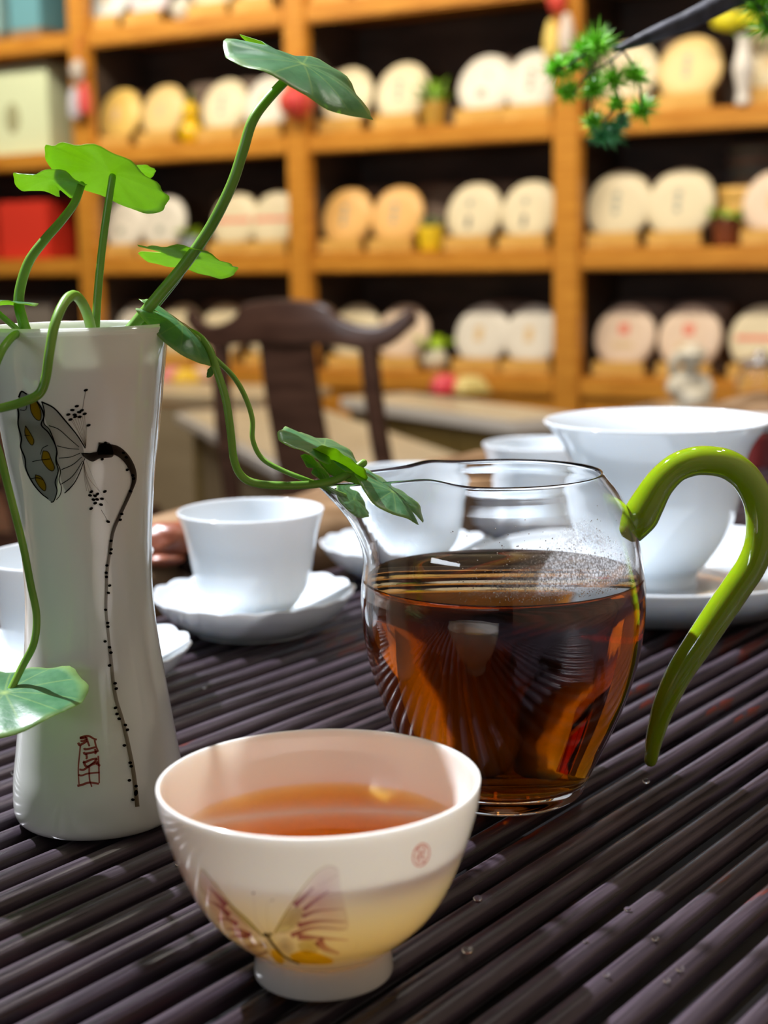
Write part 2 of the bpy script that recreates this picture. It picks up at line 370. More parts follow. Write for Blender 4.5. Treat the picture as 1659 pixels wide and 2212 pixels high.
for a in (
    # upper middle row
    (256, 2, 1, 'yellow', 'plain', 'leftmost yellow', 'on the upper middle shelf'), (351, 2, 1, 'tan', 'plain', 'golden tan', 'left of the yellow gourd'),
    (483, 2, 1, 'cream', 'column', 'cream', 'right of the yellow gourd'), (577, 2, 1, 'white', 'plain', 'white', 'left of the red lantern'),
    (748, 2, 2, 'cream', 'plain', 'cream', 'right of the red lantern'), (866, 2, 2, 'cream', 'column', 'cream', 'left of the green potted plant, upper row'),
    (1047, 2, 2, 'white', 'spot', 'white', 'right of the green potted plant, upper row'), (1150, 2, 2, 'white', 'column', 'white', 'beside the right post, upper row'),
    (1352, 2, 3, 'cream', 'plain', 'cream', 'behind the pine branch'), (1488, 2, 3, 'tan', 'column', 'cream tan', 'left of the slim white vase'), (1668, 2, 3, 'cream', 'plain', 'cream', 'right of the slim white vase'),
    # lower middle row
    (268, 1, 1, 'white', 'spot', 'leftmost white', 'on the lower middle shelf'), (352, 1, 1, 'white', 'spot', 'white', 'left of the plant in the blue-grey pot'),
    (506, 1, 1, 'cream', 'band', 'red-banded cream', 'right of the plant in the blue-grey pot'), (590, 1, 1, 'cream', 'band', 'red-banded cream', 'touching the middle post'),
    (748, 1, 2, 'orange', 'column', 'orange', 'beside the middle post'), (856, 1, 2, 'orange', 'column', 'orange', 'left of the yellow pot'),
    (1022, 1, 2, 'cream', 'two', 'cream', 'right of the yellow pot'), (1142, 1, 2, 'cream', 'two', 'cream', 'left of the right post, lower middle row'),
    (1335, 1, 3, 'cream', 'column', 'large cream', 'right of the right post'), (1468, 1, 3, 'cream', 'column', 'large cream', 'left of the fern in a brown pot'),
    (1675, 1, 3, 'rose', 'plain', 'rosy', 'right of the fern in a brown pot'),
    # lowest row
    (292, 0, 1, 'white', 'plain', 'white', 'behind the vase rim, lowest row'), (388, 0, 1, 'cream', 'plain', 'cream', 'left of the brown chair back, lowest row'),
    (478, 0, 1, 'cream', 'plain', 'cream', 'behind the left half of the chair crest'), (585, 0, 1, 'cream', 'plain', 'cream', 'between left chair post and splat'),
    (765, 0, 2, 'cream', 'plain', 'cream', 'between chair splat and right post'), (868, 0, 2, 'rose', 'plain', 'rosy cream', 'right of the chair, lowest row'),
    (1040, 0, 2, 'white', 'plain', 'off-white', 'right of the small round white pot'), (1148, 0, 2, 'white', 'plain', 'off-white', 'left of the right post, lowest row'),
    (1348, 0, 3, 'rose', 'emblem', 'red-stamped rosy', 'right of the right post, lowest row'), (1488, 0, 3, 'rose', 'emblem', 'red-stamped rosy', 'behind the white figurine'),
    (1645, 0, 3, 'cream', 'band', 'red-banded', 'at the right edge, lowest row'),
    # topmost row
    (232, 3, 1, 'pale', 'plain', 'pale blue', 'leftmost on the topmost shelf'), (322, 3, 1, 'lilac', 'plain', 'lilac', 'left of the silver pot on top'),
    (462, 3, 1, 'cream', 'plain', 'cream', 'right of the silver pot on top'), (560, 3, 1, 'tan', 'plain', 'tan', 'beside the middle post on the topmost shelf'), (720, 3, 2, 'cream', 'plain', 'cream', 'right of the middle post on the topmost shelf'),
    (830, 3, 2, 'orange', 'plain', 'orange', 'second from the middle post, topmost shelf'), (975, 3, 2, 'yellow', 'plain', 'yellow', 'third from the middle post, topmost shelf'), (1095, 3, 2, 'orange', 'plain', 'orange', 'left of the right post, topmost shelf'),
    (1330, 3, 3, 'yellow', 'plain', 'yellow', 'right of the right post, topmost shelf'), (1470, 3, 3, 'orange', 'plain', 'orange', 'second in the right bay, topmost shelf'),
): cake(*a, R=(.112 if a[0] in (1335, 1468) else .104))
# ---- boxes, pots and ornaments on the shelf
def onshelf(px, row, s, dz=0): return SP(shelf_t(px, LV[row] + .1, s), s, LV[row] + .001 + dz)
def gift_box(px, row, size, c, label, mark=None, base=None, s=.16):
    r = thing('gift_box', onshelf(px, row, s), SROT, label, 'box', 'gift boxes at the left of the shelf')
    hb = 0
    if base: hb = .05; box('box_base', (size[0], size[1], hb), (0, 0, hb / 2), mat('box_base_card', base, .5), r, .002)
    box('box_body', (size[0], size[1], size[2] - hb), (0, 0, hb + (size[2] - hb) / 2), mat('box_card', c, .45), r, .003)
    if mark:
        o = lathe('oval_emblem', [(0, -.0012), (.033, -.0012), (.036, 0), (0, .0012)], mat('emblem_print', mark, .5), r, 32, n=2)
        o.data.transform(Matrix.Diagonal((1, 1.5, 1, 1))); o.data.transform(Matrix.Rotation(PI / 2, 4, 'X')); o.location = (-.02, -size[1] / 2 - .0014, size[2] * .42)
    return r
gift_box(66, 2, (.345, .15, .345), (.78, .90, .62), 'large pale green gift box with an oval emblem', (.42, .44, .26))
gift_box(82, 1, (.262, .16, .228), (.72, .045, .025), 'bright red gift box beside the left post')
gift_box(-44, 1, (.262, .16, .228), (.74, .06, .035), 'red gift box cut off by the left edge of the photo')
gift_box(84, 3, (.165, .16, .36), (.16, .42, .52), 'blue gift box with brown base beside the left post, on top', None, (.35, .22, .12), .2)
gift_box(0, 3, (.165, .16, .36), (.30, .52, .56), 'pale teal gift box with brown base at top left corner', None, (.35, .22, .12), .2)
gift_box(70, 0, (.42, .2, .24), (.24, .22, .20), 'large grey box on the lowest shelf, far left', None, None, .2)
def leafy(name, px, row, pot_prof, pot_mat, foliage, label, n, spread, h, s=.09, lw=.02, cat='potted plant', col=None):
    r = thing(name, onshelf(px, row, s), SROT, label, cat)
    lathe('pot', pot_prof, pot_mat, r, 40, n=4); top = pot_prof[-1][1] if pot_prof[-1][0] > 0 else max(p_[1] for p_ in pot_prof)
    rnd = random.Random(int(px))
    for k in range(n):
        a = rnd.random() * 2 * PI; e = rnd.uniform(.2, 1.2); L = h * rnd.uniform(.7, 1.1)
        d = V((math.cos(a) * math.cos(e) * spread, math.sin(a) * math.cos(e) * spread, math.sin(e))).normalized()
        sd = d.cross(V((0, 0, 1))).normalized() * lw; b0 = V((math.cos(a) * .008, math.sin(a) * .008, top - .006))
        pts = [b0, b0 + d * L * .35 + sd, b0 + d * L * .75 + sd * .8 - V((0, 0, L * .06)), b0 + d * L - V((0, 0, L * .2)), b0 + d * L * .75 - sd * .8 - V((0, 0, L * .06)), b0 + d * L * .35 - sd, b0 + d * L * .6 + V((0, 0, .004))]
        bot = [p_ - V((0, 0, .002)) for p_ in pts]
        f = [(0, 1, 6), (1, 2, 6), (2, 3, 6), (3, 4, 6), (4, 5, 6), (5, 0, 6)]
        f += [(x + 7, z_ + 7, y_ + 7) if False else (y_ + 7, x + 7, z_ + 7) for x, y_, z_ in f] + [(i, 7 + i, 7 + (i + 1) % 6, (i + 1) % 6) for i in range(6)]
        obj('leaf', pts + bot, f, foliage, r)
    return r
gl1 = mat('lime_leaf', (.36, .56, .015), .4); gl2 = mat('green_leaf', (.22, .44, .03), .4); gl3 = mat('sage_leaf', (.26, .34, .17), .5)
potA = [(0, 0, 1), (.03, 0, 1), (.04, .03), (.042, .07, 1), (.036, .07, 1), (.0, .066)]
potB = [(0, 0, 1), (.036, 0, 1), (.042, .05), (.044, .085, 1), (.038, .085, 1), (.0, .08)]
potR = [(0, 0, 1), (.022, 0, 1), (.043, .025), (.045, .045), (.033, .07), (.026, .075, 1), (.0, .072)]
leafy('potted_plant', 938, 2, potB, mat('brass_glaze', (.50, .30, .05), .3), gl2, 'small leafy green plant in a brass-brown pot, upper middle shelf', 12, .9, .115, s=.1, lw=.018)
leafy('potted_plant', 412, 1, potA, mat('bluegrey_glaze', (.40, .48, .55), .3), gl1, 'small yellow-green plant in a blue-grey pot', 11, 1.1, .085, lw=.018)
leafy('potted_plant', 930, 1, potB, mat('yellow_glaze', (.86, .62, .02), .35), gl3, 'sage green succulent in a bright yellow pot', 18, .7, .055, lw=.010)
leafy('potted_plant', 1570, 1, potB, mat('brown_glaze', (.20, .055, .02), .3), gl2, 'small green fern in a dark brown pot, right bay', 13, 1.4, .085, lw=.013)
leafy('potted_plant', 940, 0, potR, mat('ivory_glaze', (.72, .68, .52), .15), gl1, 'lime-leaved plant in a small round ivory pot', 7, 1.2, .10, lw=.026)
# slim white vase with a yellow bloom
r = thing('flower_vase', onshelf(1607, 2, .02), SROT, 'slim white vase with a yellow bloom on the right shelf', 'vase')
lathe('vase_body', [(0, 0, 1), (.020, 0, 1), (.023, .01), (.019, .035), (.030, .09), (.031, .11), (.020, .16), (.019, .18), (.022, .195, 1), (.016, .193, 1), (0, .19)], mat('ivory_vase', (.78, .76, .72), .15), r, 40)
for k, (dx, dz, sc_) in enumerate(((-.055, .245, 1), (.01, .245, .8), (.05, .23, .8))):
    blob('bloom', (dx, 0, dz), .042 * sc_, mat('yellow_petal', (.72, .66, .01), .5), r, 2, .25, 3, k, (1.1, .6, .8)); tube('stem', [(0, 0, .15), (dx * .5, 0, dz - .04), (dx, 0, dz - .01)], .002, gl2, r, 6, 3)
# yellow gourd, silver pot, bamboo box
r = thing('gourd_ornament', onshelf(412, 2, .07), SROT, 'bright yellow gourd ornament between tea cakes', 'ornament')
lathe('gourd_body', [(0, 0), (.03, .002), (.044, .035), (.033, .07), (.018, .085), (.028, .10), (.031, .118), (.02, .14), (.006, .15), (0, .152)], mat('yellow_gourd', (.86, .56, .005), .25), r, 40)
tube('stalk', [(0, 0, .148), (.002, 0, .165), (.012, 0, .178)], .003, gl2, r, 8, 3)
r = thing('tea_pot', onshelf(394, 3, .08), SROT, 'small round silver-white pot on the topmost shelf', 'pot')
lathe('pot_body', [(0, 0, 1), (.025, 0, 1), (.045, .03), (.044, .055), (.025, .078), (.012, .082), (.010, .095), (0, .097)], mat('silver_white', (.70, .70, .62), .2), r, 40)
r = thing('bamboo_box', onshelf(1612, 1, .2), SROT, 'round-topped bamboo steamer box behind the fern', 'box')
for k in range(4): lathe('bamboo_tier', [(0, k * .045, 1), (.085, k * .045, 1), (.088, k * .045 + .02), (.085, k * .045 + .043, 1), (0, k * .045 + .044)], M['stand'], r, 40, n=2)
# dark wrapped bundles and a stack of plain cakes in the depth of the bays
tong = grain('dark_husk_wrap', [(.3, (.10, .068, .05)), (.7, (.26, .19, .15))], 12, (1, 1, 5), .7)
k = 0
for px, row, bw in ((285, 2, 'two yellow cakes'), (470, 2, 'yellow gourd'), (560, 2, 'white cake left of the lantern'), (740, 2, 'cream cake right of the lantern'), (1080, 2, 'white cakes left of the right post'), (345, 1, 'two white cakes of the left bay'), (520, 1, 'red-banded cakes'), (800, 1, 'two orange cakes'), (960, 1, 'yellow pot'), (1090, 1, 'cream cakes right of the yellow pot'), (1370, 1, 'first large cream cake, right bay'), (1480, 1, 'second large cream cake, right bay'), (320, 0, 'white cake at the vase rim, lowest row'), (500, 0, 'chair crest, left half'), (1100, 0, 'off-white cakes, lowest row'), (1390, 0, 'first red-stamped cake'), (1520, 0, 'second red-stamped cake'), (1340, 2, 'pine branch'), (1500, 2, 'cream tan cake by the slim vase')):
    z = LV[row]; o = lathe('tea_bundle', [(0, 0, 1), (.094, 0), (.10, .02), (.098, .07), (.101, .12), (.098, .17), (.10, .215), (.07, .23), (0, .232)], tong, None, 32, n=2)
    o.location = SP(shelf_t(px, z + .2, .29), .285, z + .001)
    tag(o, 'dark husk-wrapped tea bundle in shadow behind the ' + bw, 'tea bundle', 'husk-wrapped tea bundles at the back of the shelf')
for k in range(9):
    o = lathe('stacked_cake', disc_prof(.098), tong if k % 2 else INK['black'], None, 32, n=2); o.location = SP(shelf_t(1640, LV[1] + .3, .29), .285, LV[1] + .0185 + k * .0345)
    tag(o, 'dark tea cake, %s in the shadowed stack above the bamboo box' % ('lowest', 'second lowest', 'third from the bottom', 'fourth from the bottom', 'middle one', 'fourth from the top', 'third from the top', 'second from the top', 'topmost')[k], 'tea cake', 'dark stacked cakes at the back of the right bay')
# hanging ornaments on the posts
def hang(px, py, row_z, label, kind):
    z = level_z(px, py); t = shelf_t(px, z, -.03); r = thing('hanging_ornament', SP(t, -.03, z), SROT, label, 'ornament')
    tube('cord', [(0, .028, .16), (0, .01, .11), (0, 0, .05)], .0025, mat('red_cord', (.5, .03, .03), .6), r, 6, 4)
    if kind == 'lantern':
        lathe('lantern_body', [(0, -.058), (.02, -.056), (.050, -.03), (.060, 0), (.050, .03), (.02, .056), (0, .058)], mat('red_silk', (.68, .035, .06), .5), r, 40)
        for q in range(10): a = q * PI / 5; tube('rib', [(.02 * math.cos(a), .02 * math.sin(a), .056), (.051 * math.cos(a), .051 * math.sin(a), .03), (.0605 * math.cos(a), .0605 * math.sin(a), 0), (.051 * math.cos(a), .051 * math.sin(a), -.03), (.02 * math.cos(a), .02 * math.sin(a), -.056)], .002, mat('gold_rib', (.7, .3, .05), .4), r, 5, 3)
    else:
        cs = ((.60, .55, .50), (.75, .10, .10), (.55, .56, .66)) if kind == 'left' else ((.62, .06, .04), (.68, .60, .55), (.80, .62, .16))
        blob('knot', (0, 0, .03), .032, mat('knot_thread', cs[0], .5), r, 3, .5, 5, 1, (1, .5, 1.2))
        for q, (dx, dz) in enumerate(((.030, -.07), (-.022, -.085))): 
            lathe('tassel', [(0, .06), (.012, .05), (.024, 0), (.022, -.05), (.012, -.06), (0, -.06)], mat('tassel_thread', cs[1 + q], .6), r, 16, loc=(dx, 0, dz))
    return r
hang(640, 222, 2, 'round red silk lantern hanging on the middle post', 'lantern')
hang(168, 175, 2, 'silver knot ornament with red and lavender tassels on left post', 'left')
hang(1205, 25, 2, 'red and yellow tassel ornament hanging on the right post', 'right')
# ================================================================== low counters between table and shelf
mcream = grain('beige_stone_top', [(.3, (.48, .40, .27)), (.7, (.60, .52, .37))], 5, (1, 1, 1), .35)
mwhite = mat('white_edge_band', (.74, .71, .66), .4); molive = grain('olive_laminate', [(.3, (.24, .165, .045)), (.7, (.30, .21, .065))], 3, (1, 1, 4), .4)
ZC = T + .163 - .45
def counter(name, A, B, side, label, front=molive, top=mcream):
    A, B = on_z(*A, ZC), on_z(*B, ZC); e = (B - A); L = e.length; e.normalize()
    ang = math.atan2(e.y, e.x); r = thing(name, (A.x, A.y, 0), ang, label, 'counter')
    box('counter_top', (L, side, .012), (L / 2, side / 2, ZC - .006), top, r, .002)
    box('edge_band', (L + .01, .012, .036), (L / 2, -.004, ZC - .020), mwhite, r, .003)
    box('edge_band', (.012, side, .036), (L + .004, side / 2, ZC - .020), mwhite, r, .003)
    nb = 3
    for k in range(nb): box('front_panel', (L / nb - .006, .02, ZC - .13), ((k + .5) * L / nb, .03, (ZC - .04) / 2 + .045), front, r, .003)
    box('carcass', (L - .03, side - .05, ZC - .04), (L / 2, side / 2 + .012, (ZC - .04) / 2 + .0005), front, r, .002)
    box('end_panel', (.012, side - .08, ZC - .13), (L - .008, side / 2, (ZC - .04) / 2 + .045), mtan, r, .002)
    return r
mtan = grain('tan_end', [(.3, (.24, .17, .10)), (.7, (.34, .25, .15))], 4, (1, 1, 6), .5)
counter('display_counter', (742, 857), (1107, 908), .24, 'beige-topped low counter with white edge and olive front panels')
A, B = on_z(394, 889, ZC), on_z(640, 1016, ZC); e = B - A; L = e.length
r = thing('low_table', (A.x, A.y, 0), math.atan2(e.y, e.x), 'low beige table with a pale rounded edge behind the chair', 'table')
box('table_top', (L, .40, .03), (L / 2, .2, ZC - .016), mcream, r, .004); box('edge_band', (L + .03, .02, .036), (L / 2, -.010, ZC - .018), mwhite, r, .008); box('edge_band', (.02, .40, .036), (-.010, .2, ZC - .018), mwhite, r, .008)
for sx in (.04, L - .04):
    for sy in (.05, .36): box('leg', (.05, .05, ZC - .033), (sx, sy, (ZC - .033) / 2 + .0005), molive, r, .003)
mgb = grain('grey_beige_laminate', [(.3, (.30, .24, .15)), (.7, (.38, .31, .20))], 3, (1, 1, 4), .45)
box('front_panel', (L - .09, .02, ZC - .08), (L / 2, .05, (ZC - .08) / 2 + .04), mgb, r, .002); box('end_panel', (.02, .27, ZC - .08), (.04, .21, (ZC - .08) / 2 + .04), mgb, r, .002)
# wooden counter in front of the right bay, parallel to the shelf
ta = shelf_t(1345, .5, -.45); tb_ = ta - 1.5
r = thing('wooden_counter', SP((ta + tb_) / 2, 0, 0), SROT, 'long brown wooden counter before the right bay of the shelf', 'counter')
mwt = grain('brown_slab', [(.25, (.25, .15, .08)), (.75, (.50, .36, .22))], 3, (1, 8, 8), .35)
LW = ta - tb_
box('counter_top', (LW, .52, .035), (0, -.41, ZC - .0175), mwt, r, .006); box('front_panel', (LW - .06, .02, ZC - .10), (0, -.63, (ZC - .1) / 2 + .06), mtan, r, .003); box('carcass', (LW - .04, .46, ZC - .04), (0, -.39, (ZC - .04) / 2 + .0005), mtan, r, .003)
r = thing('pale_cabinet', V((-1.62, 3.75, 0)), .35, 'pale grey-green low cabinet at the left behind the vase', 'cabinet')
box('cabinet_body', (.9, .5, .50), (0, 0, .2505), mat('pale_cabinet', (.50, .53, .46), .4), r, .01); box('cabinet_door', (.42, .02, .4), (-.22, -.258, .25), mat('pale_door', (.55, .58, .50), .4), r, .006); box('cabinet_door', (.42, .02, .4), (.22, -.258, .25), mat('pale_door', (.55, .58, .50), .4), r, .006)
def packet(px, py, c, label, w_=.09, h_=.06, rz=.3):
    P = on_z(px, py, ZC); r = thing('tea_packet', P + V((0, 0, .001)), rz, label, 'packet', 'bright packets lying on the counters')
    bm = bmesh.new(); bmesh.ops.create_grid(bm, x_segments=10, y_segments=8, size=.5)
    top = fromself('pouch', bm, mat('packet_foil', c, .35), r, True)
    vs = [(v.co.x * w_, v.co.y * w_ * .8, h_ * (1 - (2 * v.co.x) ** 4) * (1 - (2 * v.co.y) ** 4)) for v in top.data.vertices]
    for v, q in zip(top.data.vertices, vs): v.co = q
    so = top.modifiers.new('thick', 'SOLIDIFY'); so.thickness = .001; so.offset = 0
    box('seal_strip', (w_ * .98, .012, .003), (0, -w_ * .4 - .004, .002), mat('packet_seal', tuple(min(1, x * 1.15) for x in c), .3), r, .0005)
packet(962, 846, (.80, .09, .13), 'pink-red packet on the counter, left of a yellow one', .10, .055)
packet(1015, 846, (.76, .64, .25), 'pale yellow packet on the counter beside a pink one', .12, .05)
pts_left = ((372, 820, (.80, .30, .30), 'salmon packet seen beside the vase rim'), (402, 824, (.86, .60, .04), 'bright yellow packet seen beside the vase rim'), (440, 818, (.78, .55, .40), 'peach packet left of the chair post'))
# ledge that carries the packets at the left
r = thing('side_table', on_z(405, 838, ZC) - V((0, 0, ZC)), SROT, 'grey-beige low side table left of the chair', 'table')
box('table_top', (.95, .42, .03), (-.02, 0, ZC - .0155), mcream, r, .004)
for sx in (-.42, .38):
    for sy in (-.17, .17): box('leg', (.05, .05, ZC - .032), (sx, sy, (ZC - .032) / 2 + .0005), molive, r, .003)
box('front_panel', (.90, .02, ZC - .06), (-.02, -.195, (ZC - .06) / 2 + .02), mgb, r, .002)
for a in pts_left: packet(*a, w_=.10, h_=.045)
# figurine and jars on the counter
r = thing('figurine', on_z(1487, 905, ZC) + V((0, 0, .001)), .25, 'white ceramic seated figurine on the counter behind the lidded bowl', 'figurine')
mi = mat('bisque_white', (.68, .64, .52), .35); mg = mat('bisque_shade', (.50, .38, .16), .4)
lathe('pedestal', [(0, 0, 1), (.062, 0, 1), (.066, .015), (.058, .035, 1), (0, .036)], mi, r, 40)
bm = bmesh.new(); J = [((0, 0, .05), .048), ((0, .01, .085), .045), ((-.004, .004, .112), .028), ((-.004, -.004, .128), .020), ((-.046, -.005, .098), .020), ((-.058, -.028, .068), .017), ((.044, -.008, .098), .019), ((.038, -.045, .070), .016), ((-.038, -.055, .05), .026), ((.042, -.050, .045), .025)]
ed = [(0, 1), (1, 2), (2, 3), (2, 4), (4, 5), (2, 6), (6, 7), (0, 8), (0, 9)]
vv = [bm.verts.new(j[0]) for j in J]
for a_, b_ in ed: bm.edges.new((vv[a_], vv[b_]))
me = bpy.data.meshes.new('torso'); bm.to_mesh(me); bm.free(); me.materials.append(mi); o = bpy.data.objects.new('torso', me); COL.objects.link(o); o.parent = r
sk = o.modifiers.new('skin', 'SKIN')
for i, j in enumerate(J): me.skin_vertices[0].data[i].radius = (j[1], j[1])
me.skin_vertices[0].data[0].use_root = True; ss = o.modifiers.new('sub', 'SUBSURF'); ss.levels = 2; ss.render_levels = 2
hd = blob('head', (.002, -.012, .160), .030, mi, r, 3, .06, 2, 2, (1, 1.05, 1.1))
blob('nose', (.002, -.045, .158), .006, mi, hd, 2); 
for sx in (-1, 1): blob('ear', (.002 + sx * .030, -.010, .158), .008, mi, hd, 2, 0, 1, 0, (.5, 1, 1.3)); blob('eye', (.002 + sx * .011, -.040, .166), .003, mg, hd, 2)
tube('mouth', [(-.008, -.040, .146), (.002, -.043, .144), (.012, -.040, .146)], .0015, mg, hd, 6, 3)
lathe('hat', [(.040, .166), (.040, .172), (.030, .186), (.014, .198), (0, .202)], mi, r, 32, loc=(.002, -.010, 0))
tube('veil', [(-.034, -.004, .172), (-.044, 0, .145), (-.040, .01, .11)], [.012, .014, .010], mi, r, 10, 5)
# clear jar with brown tea at the right edge
P = on_z(1640, 905, ZC); r = thing('glass_jar', P + V((0, 0, .001)), 0, 'clear glass jar of brown tea leaves at the right edge', 'jar')
lathe('jar_glass', [(0, 0, 1), (.058, 0), (.062, .006), (.062, .11), (.05, .125), (.05, .135, 1), (.047, .135, 1), (.047, .124), (.059, .11), (.059, .006), (0, .004)], M['glass'], r, 48, n=3)
lathe('tea_leaves', [(0, .006), (.055, .007), (.057, .03), (.05, .055), (0, .062)], grain('dry_tea', [(.3, (.08, .03, .012)), (.7, (.34, .16, .05))], 90, (1, 1, 1), .7), r, 40)
lathe('jar_lid', [(0, .137, 1), (.052, .137, 1), (.054, .142), (.052, .155), (.02, .162), (.014, .175), (0, .177)], mat('steel_lid', (.6, .62, .66), .15, Metallic=1.0), r, 40)
# ================================================================== chairs
def make_chair():
    r = thing('armless_chair'); m_ = M['darkwood']
    crest = smooth_curve([(-.225, 0, .862), (-.185, 0, .835), (-.145, 0, .832), (-.105, 0, .846), (-.078, 0, .868), (0, 0, .876), (.078, 0, .868), (.105, 0, .846), (.145, 0, .832), (.185, 0, .835), (.225, 0, .862)], 5)
    low = smooth_curve([(-.232, 0, .836), (-.185, 0, .798), (-.145, 0, .792), (-.105, 0, .798), (-.06, 0, .800), (0, 0, .800), (.06, 0, .800), (.105, 0, .798), (.145, 0, .792), (.185, 0, .798), (.232, 0, .836)], 5)
    n_ = len(crest); vs, fs = [], []
    for i in range(n_):
        bow = .05 * (crest[i].x / .225) ** 2
        for p_, dy in ((crest[i], -.012), (crest[i], .012), (low[i], .014), (low[i], -.014)): vs.append((p_.x, -bow + dy + .09, p_.z))
    for i in range(n_ - 1):
        for k_ in range(4): fs.append((i * 4 + k_, i * 4 + (k_ + 1) % 4, i * 4 + 4 + (k_ + 1) % 4, i * 4 + 4 + k_))
    fs += [(3, 2, 1, 0), ((n_ - 1) * 4, (n_ - 1) * 4 + 1, (n_ - 1) * 4 + 2, (n_ - 1) * 4 + 3)]
    o = obj('crest_rail', vs, fs, m_, r); bv = o.modifiers.new('bevel', 'BEVEL'); bv.width = .006; bv.segments = 3; bv.limit_method = 'ANGLE'
    for sx in (-1, 1):
        tube('back_post', [(sx * .150, .062, .80), (sx * .158, .045, .65), (sx * .17, .0, .47), (sx * .18, -.01, .25), (sx * .185, 0, .012)], .0175, m_, r, 12, 5)
        tube('front_leg', [(sx * .20, -.38, .43), (sx * .20, -.38, .2), (sx * .205, -.385, .012)], .017, m_, r, 12, 4)
        box('side_stretcher', (.018, .36, .03), (sx * .195, -.19, .10), m_, r, .003)
    P_ = smooth_curve([(0, .083, .80), (0, .062, .70), (0, .025, .58), (0, .0, .48), (0, -.01, .44)], 5); vs, fs = [], []
    for i, p_ in enumerate(P_):
        hw = .052 + .006 * (i / (len(P_) - 1))
        for dx, dy in ((-hw, -.007), (hw, -.007), (hw, .007), (-hw, .007)): vs.append((dx, p_.y + dy, p_.z))
    for i in range(len(P_) - 1):
        for k_ in range(4): fs.append((i * 4 + k_, i * 4 + (k_ + 1) % 4, i * 4 + 4 + (k_ + 1) % 4, i * 4 + 4 + k_))
    fs += [(3, 2, 1, 0), tuple((len(P_) - 1) * 4 + q for q in range(4))]; obj('splat', vs, fs, m_, r, False)
    box('seat', (.44, .43, .035), (0, -.19, .445), m_, r, .008); box('front_stretcher', (.40, .03, .02), (0, -.38, .07), m_, r, .003); box('apron', (.38, .02, .06), (0, -.385, .40), m_, r, .003)
    return r
ch = make_chair(); a = at(655, 640, 2.72); ch.location = (a.x + .008, a.y, 0); ch.scale = (1.0, 0.92, 1.012); ch.rotation_euler = (0, math.radians(0), math.radians(152))
tag(ch, 'dark rosewood yoke-back chair behind the white cups', 'chair', 'dark yoke-back chairs')
c2 = copy_tree(ch); a = at(60, 668, 2.75); c2.location = (a.x - .19, a.y + .10, -.0); c2.rotation_euler = (0, 0, math.radians(152))
tag(c2, 'dark rosewood chair at the left edge, mostly behind the vase', 'chair', 'dark yoke-back chairs')
# ================================================================== pine bonsai reaching in from the right
loc0 = V((.315, .72, T + .0004)); YP = .70
r = thing('pine_bonsai', loc0, 0, 'dark pine branch with green needle tufts reaching in at upper right', 'plant')
mbark = grain('black_bark', [(.3, (.012, .012, .016)), (.7, (.06, .06, .075))], 120, (1, 1, 1), .45, .5)
PB = lambda px, py, Y=YP: at(px, py, Y) - loc0
lathe('pot', [(0, 0, 1), (.030, 0, 1), (.040, .012), (.044, .036, 1), (.039, .036, 1), (0, .033)], mat('bonsai_pot', (.10, .07, .06), .4), r, 40)
tube('trunk', [(0, 0, .032), (.010, 0, .08), (-.012, 0, .14), (-.030, 0, .20), PB(2080, -60), PB(1900, -115), PB(1740, -80), PB(1620, -25), PB(1560, 6), PB(1490, 42), PB(1410, 76), PB(1330, 108)], [.010, .010, .009, .008, .0075, .007, .006, .0052, .0048, .0042, .0034, .0012], mbark, r, 12, 5)
TW = [((1400, 86), (1330, 100), (1280, 110), (1225, 142), (1205, 152)), ((1350, 108), (1300, 145), (1265, 165), (1240, 200)), ((1320, 130), (1330, 170), (1330, 225), (1300, 270)), ((1350, 115), (1378, 160), (1385, 230)), ((1330, 190), (1345, 250), (1330, 288)), ((1610, -20), (1640, 15), (1658, 55))]
for k, tw in enumerate(TW): tube('twig', [PB(*q, YP + .003 * math.sin(k + i)) for i, q in enumerate(tw)], .0005, mbark, r, 6, 4)
mneed = [mat('needle_green', (.20, .58, .02), .45), mat('needle_blue_green', (.08, .38, .13), .45)]
tufts = [(1292, 98, 50), (1262, 112, 42), (1205, 150, 42), (1228, 200, 36), (1283, 190, 42), (1325, 172, 38), (1373, 165, 38), (1386, 238, 40), (1283, 268, 36), (1325, 285, 38), (1300, 295, 32), (1345, 262, 26), (1640, 14, 62), (1662, 58, 58), (1238, 140, 32), (1332, 225, 26)]
for q, (px, py, rp) in enumerate(tufts):
    c = PB(px, py, YP + random.uniform(-.008, .008)); R_ = rp / FPX * YP; vs, fs = [], []
    for k in range(130):
        d = V((random.gauss(0, 1), random.gauss(0, 1), random.gauss(0, 1) + .25)).normalized(); L = R_ * random.uniform(.75, 1.3); sd = d.orthogonal().normalized() * .00048; s2 = d.cross(sd)
        b0 = len(vs); vs += [c + sd, c - sd * .5 + s2 * .87, c - sd * .5 - s2 * .87, c + d * L]; fs += [(b0, b0 + 1, b0 + 3), (b0 + 1, b0 + 2, b0 + 3), (b0 + 2, b0, b0 + 3)]
    obj('needle_tuft', vs, fs, mneed[1 if q in (9, 10, 11) else 0], r, False)
